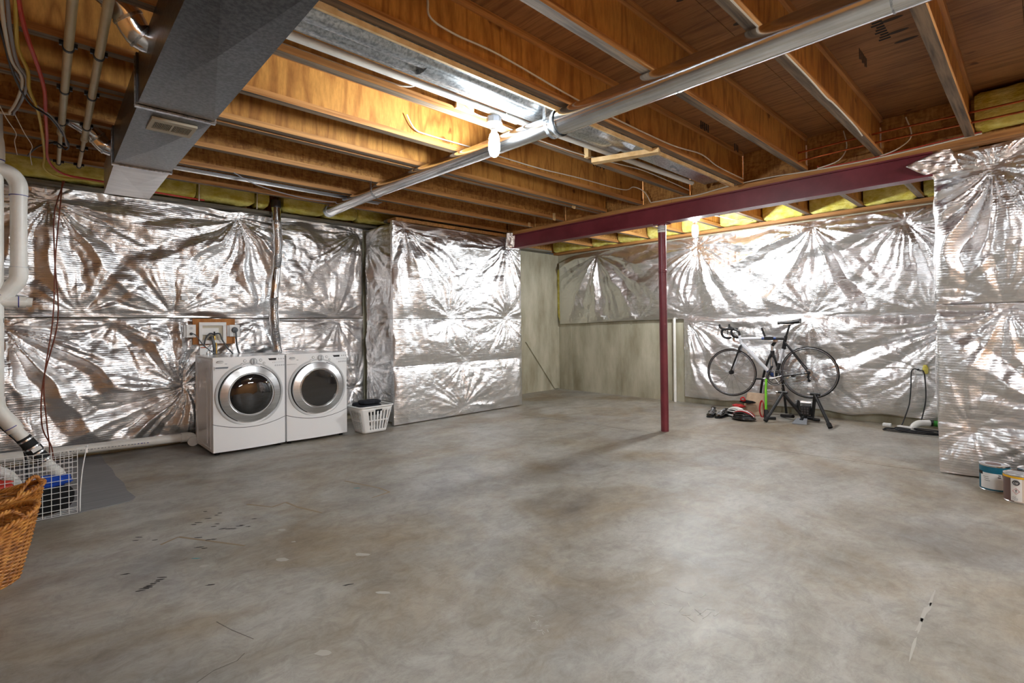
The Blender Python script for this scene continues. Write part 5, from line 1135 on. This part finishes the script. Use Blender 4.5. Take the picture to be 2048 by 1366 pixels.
for lb, y0, z0, hgt in (('long red webbing strap hanging beside the green stand tube', 2.585, .20, .22), ('small red strap loop on top of the beige bag', 2.83, .235, .05)):
    P = [(7.02+.012*math.sin(k*.5), y0+.03*math.cos(2*math.pi*k/20), z0-hgt*.42+hgt*.5*math.sin(2*math.pi*k/20)) for k in range(20)]
    tag(MB().tube(P, .011, 8, closed=True, flat=.6).build('red_strap', 'redgear', smooth=60), lb, 'strap', 'red straps on the bag')
lump('cycling_hat', 'dark red soft cap between the helmets and the bag', 'hat', (7.0, 2.88, .10), (.07, .085, .022), 'redgear', 44, rough_=.4)

# ---- outlet, cord and hose by the right wall
oc = thing('wall_outlet', 'outlet in a torn hole of the far foil with a black cord hanging', 'outlet', (7.44, 1.0, .64))
MB().box(7.428, 7.47, .955, 1.035, .63, .73).build('box', 'enamel_grey', oc, bev=.003); MB().box(7.42, 7.428, .965, 1.02, .64, .70).build('cover_plate', 'white', oc); MB().lathe([(.012, 0), (.012, .03)], (7.42, 1.0, .69), (-1, 0, 0), 12).build('plug', 'blackp', oc)
lump('torn_batt', 'bit of yellow batt showing at the torn foil around the outlet', 'insulation', (7.44, .945, .64), (.02, .03, .05), 'glasswool', 51)
cable('black_cable', 'black cord hanging from the far outlet down to the floor', [(7.38, 1.0, .69), (7.36, 1.03, .70), (7.35, 1.055, .66), (7.34, 1.06, .50), (7.32, 1.075, .30), (7.28, 1.12, .12), (7.24, 1.15, .02)], .0065, 'wire_b', 'cable')
cable('black_cable', 'second black cord hanging from the far outlet at the right', [(7.38, .985, .68), (7.36, .95, .68), (7.36, .935, .60), (7.36, .93, .38), (7.35, .955, .20), (7.32, .99, .06), (7.29, 1.02, .02)], .0065, 'wire_b', 'cable')
P = []
for k in range(90): t = 2*math.pi*k/24; r_ = 1+.12*math.sin(k*.9); P.append((7.14+.10*r_*math.cos(t), 1.07+.24*r_*math.sin(t)-.002*k, .008+.0004*k))
cable('extension_cable', 'coil of black extension cord on the floor at the far right', P, .006, 'wire_b', 'cable', k=2)
tag(MB().box(7.13, 7.19, 1.22, 1.30, .04, .075).build('power_adapter', 'white', bev=.008), 'white adapter lying on the coil of black cord', 'adapter')
tag(MB().obox((7.16, 1.09, .055), Vector((.02, .07, 0)), Vector((.025, -.008, 0)), Vector((0, 0, .008))).build('power_strip', 'white', bev=.003), 'white power strip on the coil of black cord', 'power strip')
hs = thing('hose_elbow', 'white pipe elbow joined to a green hose by the right wall', 'pipe', (7.38, .95, 0))
MB().tube(smoothpath([(7.26, 1.04, .002), (7.28, 1.03, .05), (7.32, .99, .085), (7.37, .93, .09), (7.39, .90, .09)], 5), .036, 18).build('elbow', 'pvc', hs, smooth=50); MB().lathe([(.039, 0), (.039, .03)], (7.385, .905, .09), (.55, -.83, 0), 18).build('band', 'blackp', hs, smooth=40)
gp = smoothpath([(7.395, .885, .09), (7.41, .82, .085), (7.41, .74, .08)], 12); MT['greenhose'] = pm('green_hose', lin(40, 130, 30), rough=.5); MB().tube(gp, [.032+.004*(k % 2) for k in range(len(gp))], 16).build('ribbed_hose', 'greenhose', hs, smooth=70)
tag(MB().cyl((7.50, 4.09, .001), (7.50, 4.085, 1.33), .023, 18).build('riser_pipe', 'pvc', smooth=50), 'white plastic riser pipe against the bare concrete behind the post', 'pipe')

# ================================================================== PAINT CANS
MT['teal'] = pm('teal_label', lin(14, 96, 118), rough=.4); MT['paper'] = pm('white_label', lin(226, 224, 220), rough=.5); MT['brownlabel'] = pm('brown_label', lin(104, 80, 74), rough=.45); MT['tanlabel'] = pm('tan_label', lin(206, 192, 178), rough=.5); MT['yellow'] = pm('yellow_band', lin(226, 170, 24), rough=.4); MT['orange'] = pm('orange_label', lin(214, 130, 60), rough=.45); MT['darkcan'] = pm('dark_label', lin(40, 40, 42), rough=.5); MT['redp'] = pm('red_print', lin(190, 40, 44), rough=.5)
def arc(cx, cy, r, a0, a1, z0, z1, n=16):
    return MB().grid([[(cx+r*math.cos(a0+(a1-a0)*k/n), cy+r*math.sin(a0+(a1-a0)*k/n), z) for z in (z0, z1)] for k in range(n+1)])
def can(lb, cx, cy, body, bail=True):
    t = thing('paint_can', lb, 'paint can', (cx, cy, 0), 'paint cans by the right wall'); r, h = .084, .192
    MB().lathe([(r-.002, 0), (r+.001, .002), (r+.001, .008), (r-.001, .010), (r-.001, h-.01), (r+.002, h-.008), (r+.002, h), (r-.004, h+.002), (r-.010, h-.004), (.0, h-.004)], (cx, cy, 0), n=40, capb=False).build('can_body', 'steel', t, smooth=40)
    MB().lathe([(r-.012, h-.004), (r-.014, h+.001), (.055, h), (.05, h-.003), (0, h-.003)], (cx, cy, 0), n=36, capa=False, capb=False).build('lid', 'steel', t, smooth=40)
    if bail:
        for s in (-1, 1): MB().lathe([(.012, -.002), (.012, .003), (.004, .006)], (cx+.7*0, cy+s*r, h-.035), (0, s, 0), 12).build('bail_ear', 'steel', t)
    return t, r, h
A = math.pi     # faces -X
t, r, h = can('teal paint can with a white label, left one by the foil', 5.14, .262, 'teal', False)
arc(5.14, .262, r+.0006, A-2.6, A+2.6, .012, h-.012, 40).build('label', 'teal', t, smooth=60); arc(5.14, .262, r+.0012, A-1.0, A+1.1, .022, .135, 30).build('label_panel', 'paper', t, smooth=60)
arc(5.14, .262, r+.0016, A-1.35, A-.8, .118, .142, 8).build('label_mark', 'ink', t)
for k, (a, z, w) in enumerate(((.35, .122, .16), (.33, .108, .2), (-.55, .105, .4), (-.5, .092, .35), (-.45, .078, .4))):
    arc(5.14, .262, r+.0018, A+a-w/2, A+a+w/2, z, z+(.006 if k < 2 else .0025), 6).build('label_writing', 'ink', t)
MB().lathe([(.03, 0), (.045, .0005), (.03, .001)], (5.13, .27, h), n=14).build('paint_drip', 'brownlabel', t)
t, r, h = can('tan and brown paint can with a yellow rim and warning label, in front', 4.93, .125, 'tan')
arc(4.93, .125, r+.0006, A-2.6, A+2.6, .012, h-.014, 40).build('label', 'brownlabel', t, smooth=60)
arc(4.93, .125, r+.0008, A+.0-.35, A+2.4, .012, h-.016, 30).build('label_back', 'tanlabel', t, smooth=60); pa = arc(4.93, .125, r+.0012, A-.55, A+.12, .018, h-.018, 16).build('label_panel', 'paper', t, smooth=60)
arc(4.93, .125, r+.003, A-2.6, A+2.6, h-.022, h-.009, 40).build('rim_band', 'yellow', t, smooth=60); arc(4.93, .125, r+.0014, A+1.0, A+1.9, .10, h-.03, 16).build('label_orange', 'orange', t, smooth=60)
def oncan(a, z, rr): return Vector((4.93+rr*math.cos(A+a), .125+rr*math.sin(A+a), z))
def flat(ctr, a, pts): return [oncan(a+dx/.085, ctr+dz, .0862) for dx, dz in pts]
MB().tube(flat(.085, -.22, [(-.018, 0), (0, .020), (.018, 0), (0, -.020)]), .0013, 5, closed=True).build('warning_diamond', 'redp', pa)
MB().tube(flat(.085, -.22, [(0, .010), (0, -.003)]), [.0026, .0014], 6).tube(flat(.085, -.22, [(0, -.007), (0, -.0095)]), .0017, 6).build('exclamation_mark', 'ink', pa)
MB().tube(flat(.142, -.22, [(.016*math.cos(q), .014*math.sin(q)) for q in [2*math.pi*k/16 for k in range(16)]]), .004, 6, closed=True).build('round_emblem', 'darksteel', pa); MB().tube(flat(.142, -.22, [(.007*math.cos(q), .006*math.sin(q)) for q in [1.6*math.pi*k/9 for k in range(10)]]), .0022, 6).build('emblem_swirl', 'ink', pa)
for k in range(16):
    z = .024+.0045*(k % 6); a0_ = -.48+.12*(k//6)+(.02*(k % 3)); arc(4.93, .125, r+.0016, A+a0_, A+a0_+.09, z, z+.0015, 3).build('fine_print', 'print', pa)
for k in range(10):
    arc(4.93, .125, r+.0016, A+.2+.14*(k % 2)+.3*(k % 3), A+.30+.14*(k % 2)+.3*(k % 3), .03+.010*k, .0315+.010*k, 4).build('fine_print', 'print', t)
MB().tube(smoothpath([(4.93, .125+.084, h-.035), (4.915, .20, h+.005), (4.905, .16, h+.028), (4.90, .10, h+.03), (4.91, .06, h+.008), (4.93, .125-.084, h-.035)], 6), .0018, 6).build('bail_handle', 'steel', t)
t, r, h = can('dark paint can mostly hidden behind the tan paint can', 5.15, .06, 'dark')
arc(5.15, .06, r+.0006, A-2.6, A+2.6, .012, h-.012, 40).build('label', 'darkcan', t, smooth=60)
MB().lathe([(.02, 0), (.05, .0006), (.02, .001)], (5.15, .06, h), n=14).build('paint_drip', 'tanlabel', t)
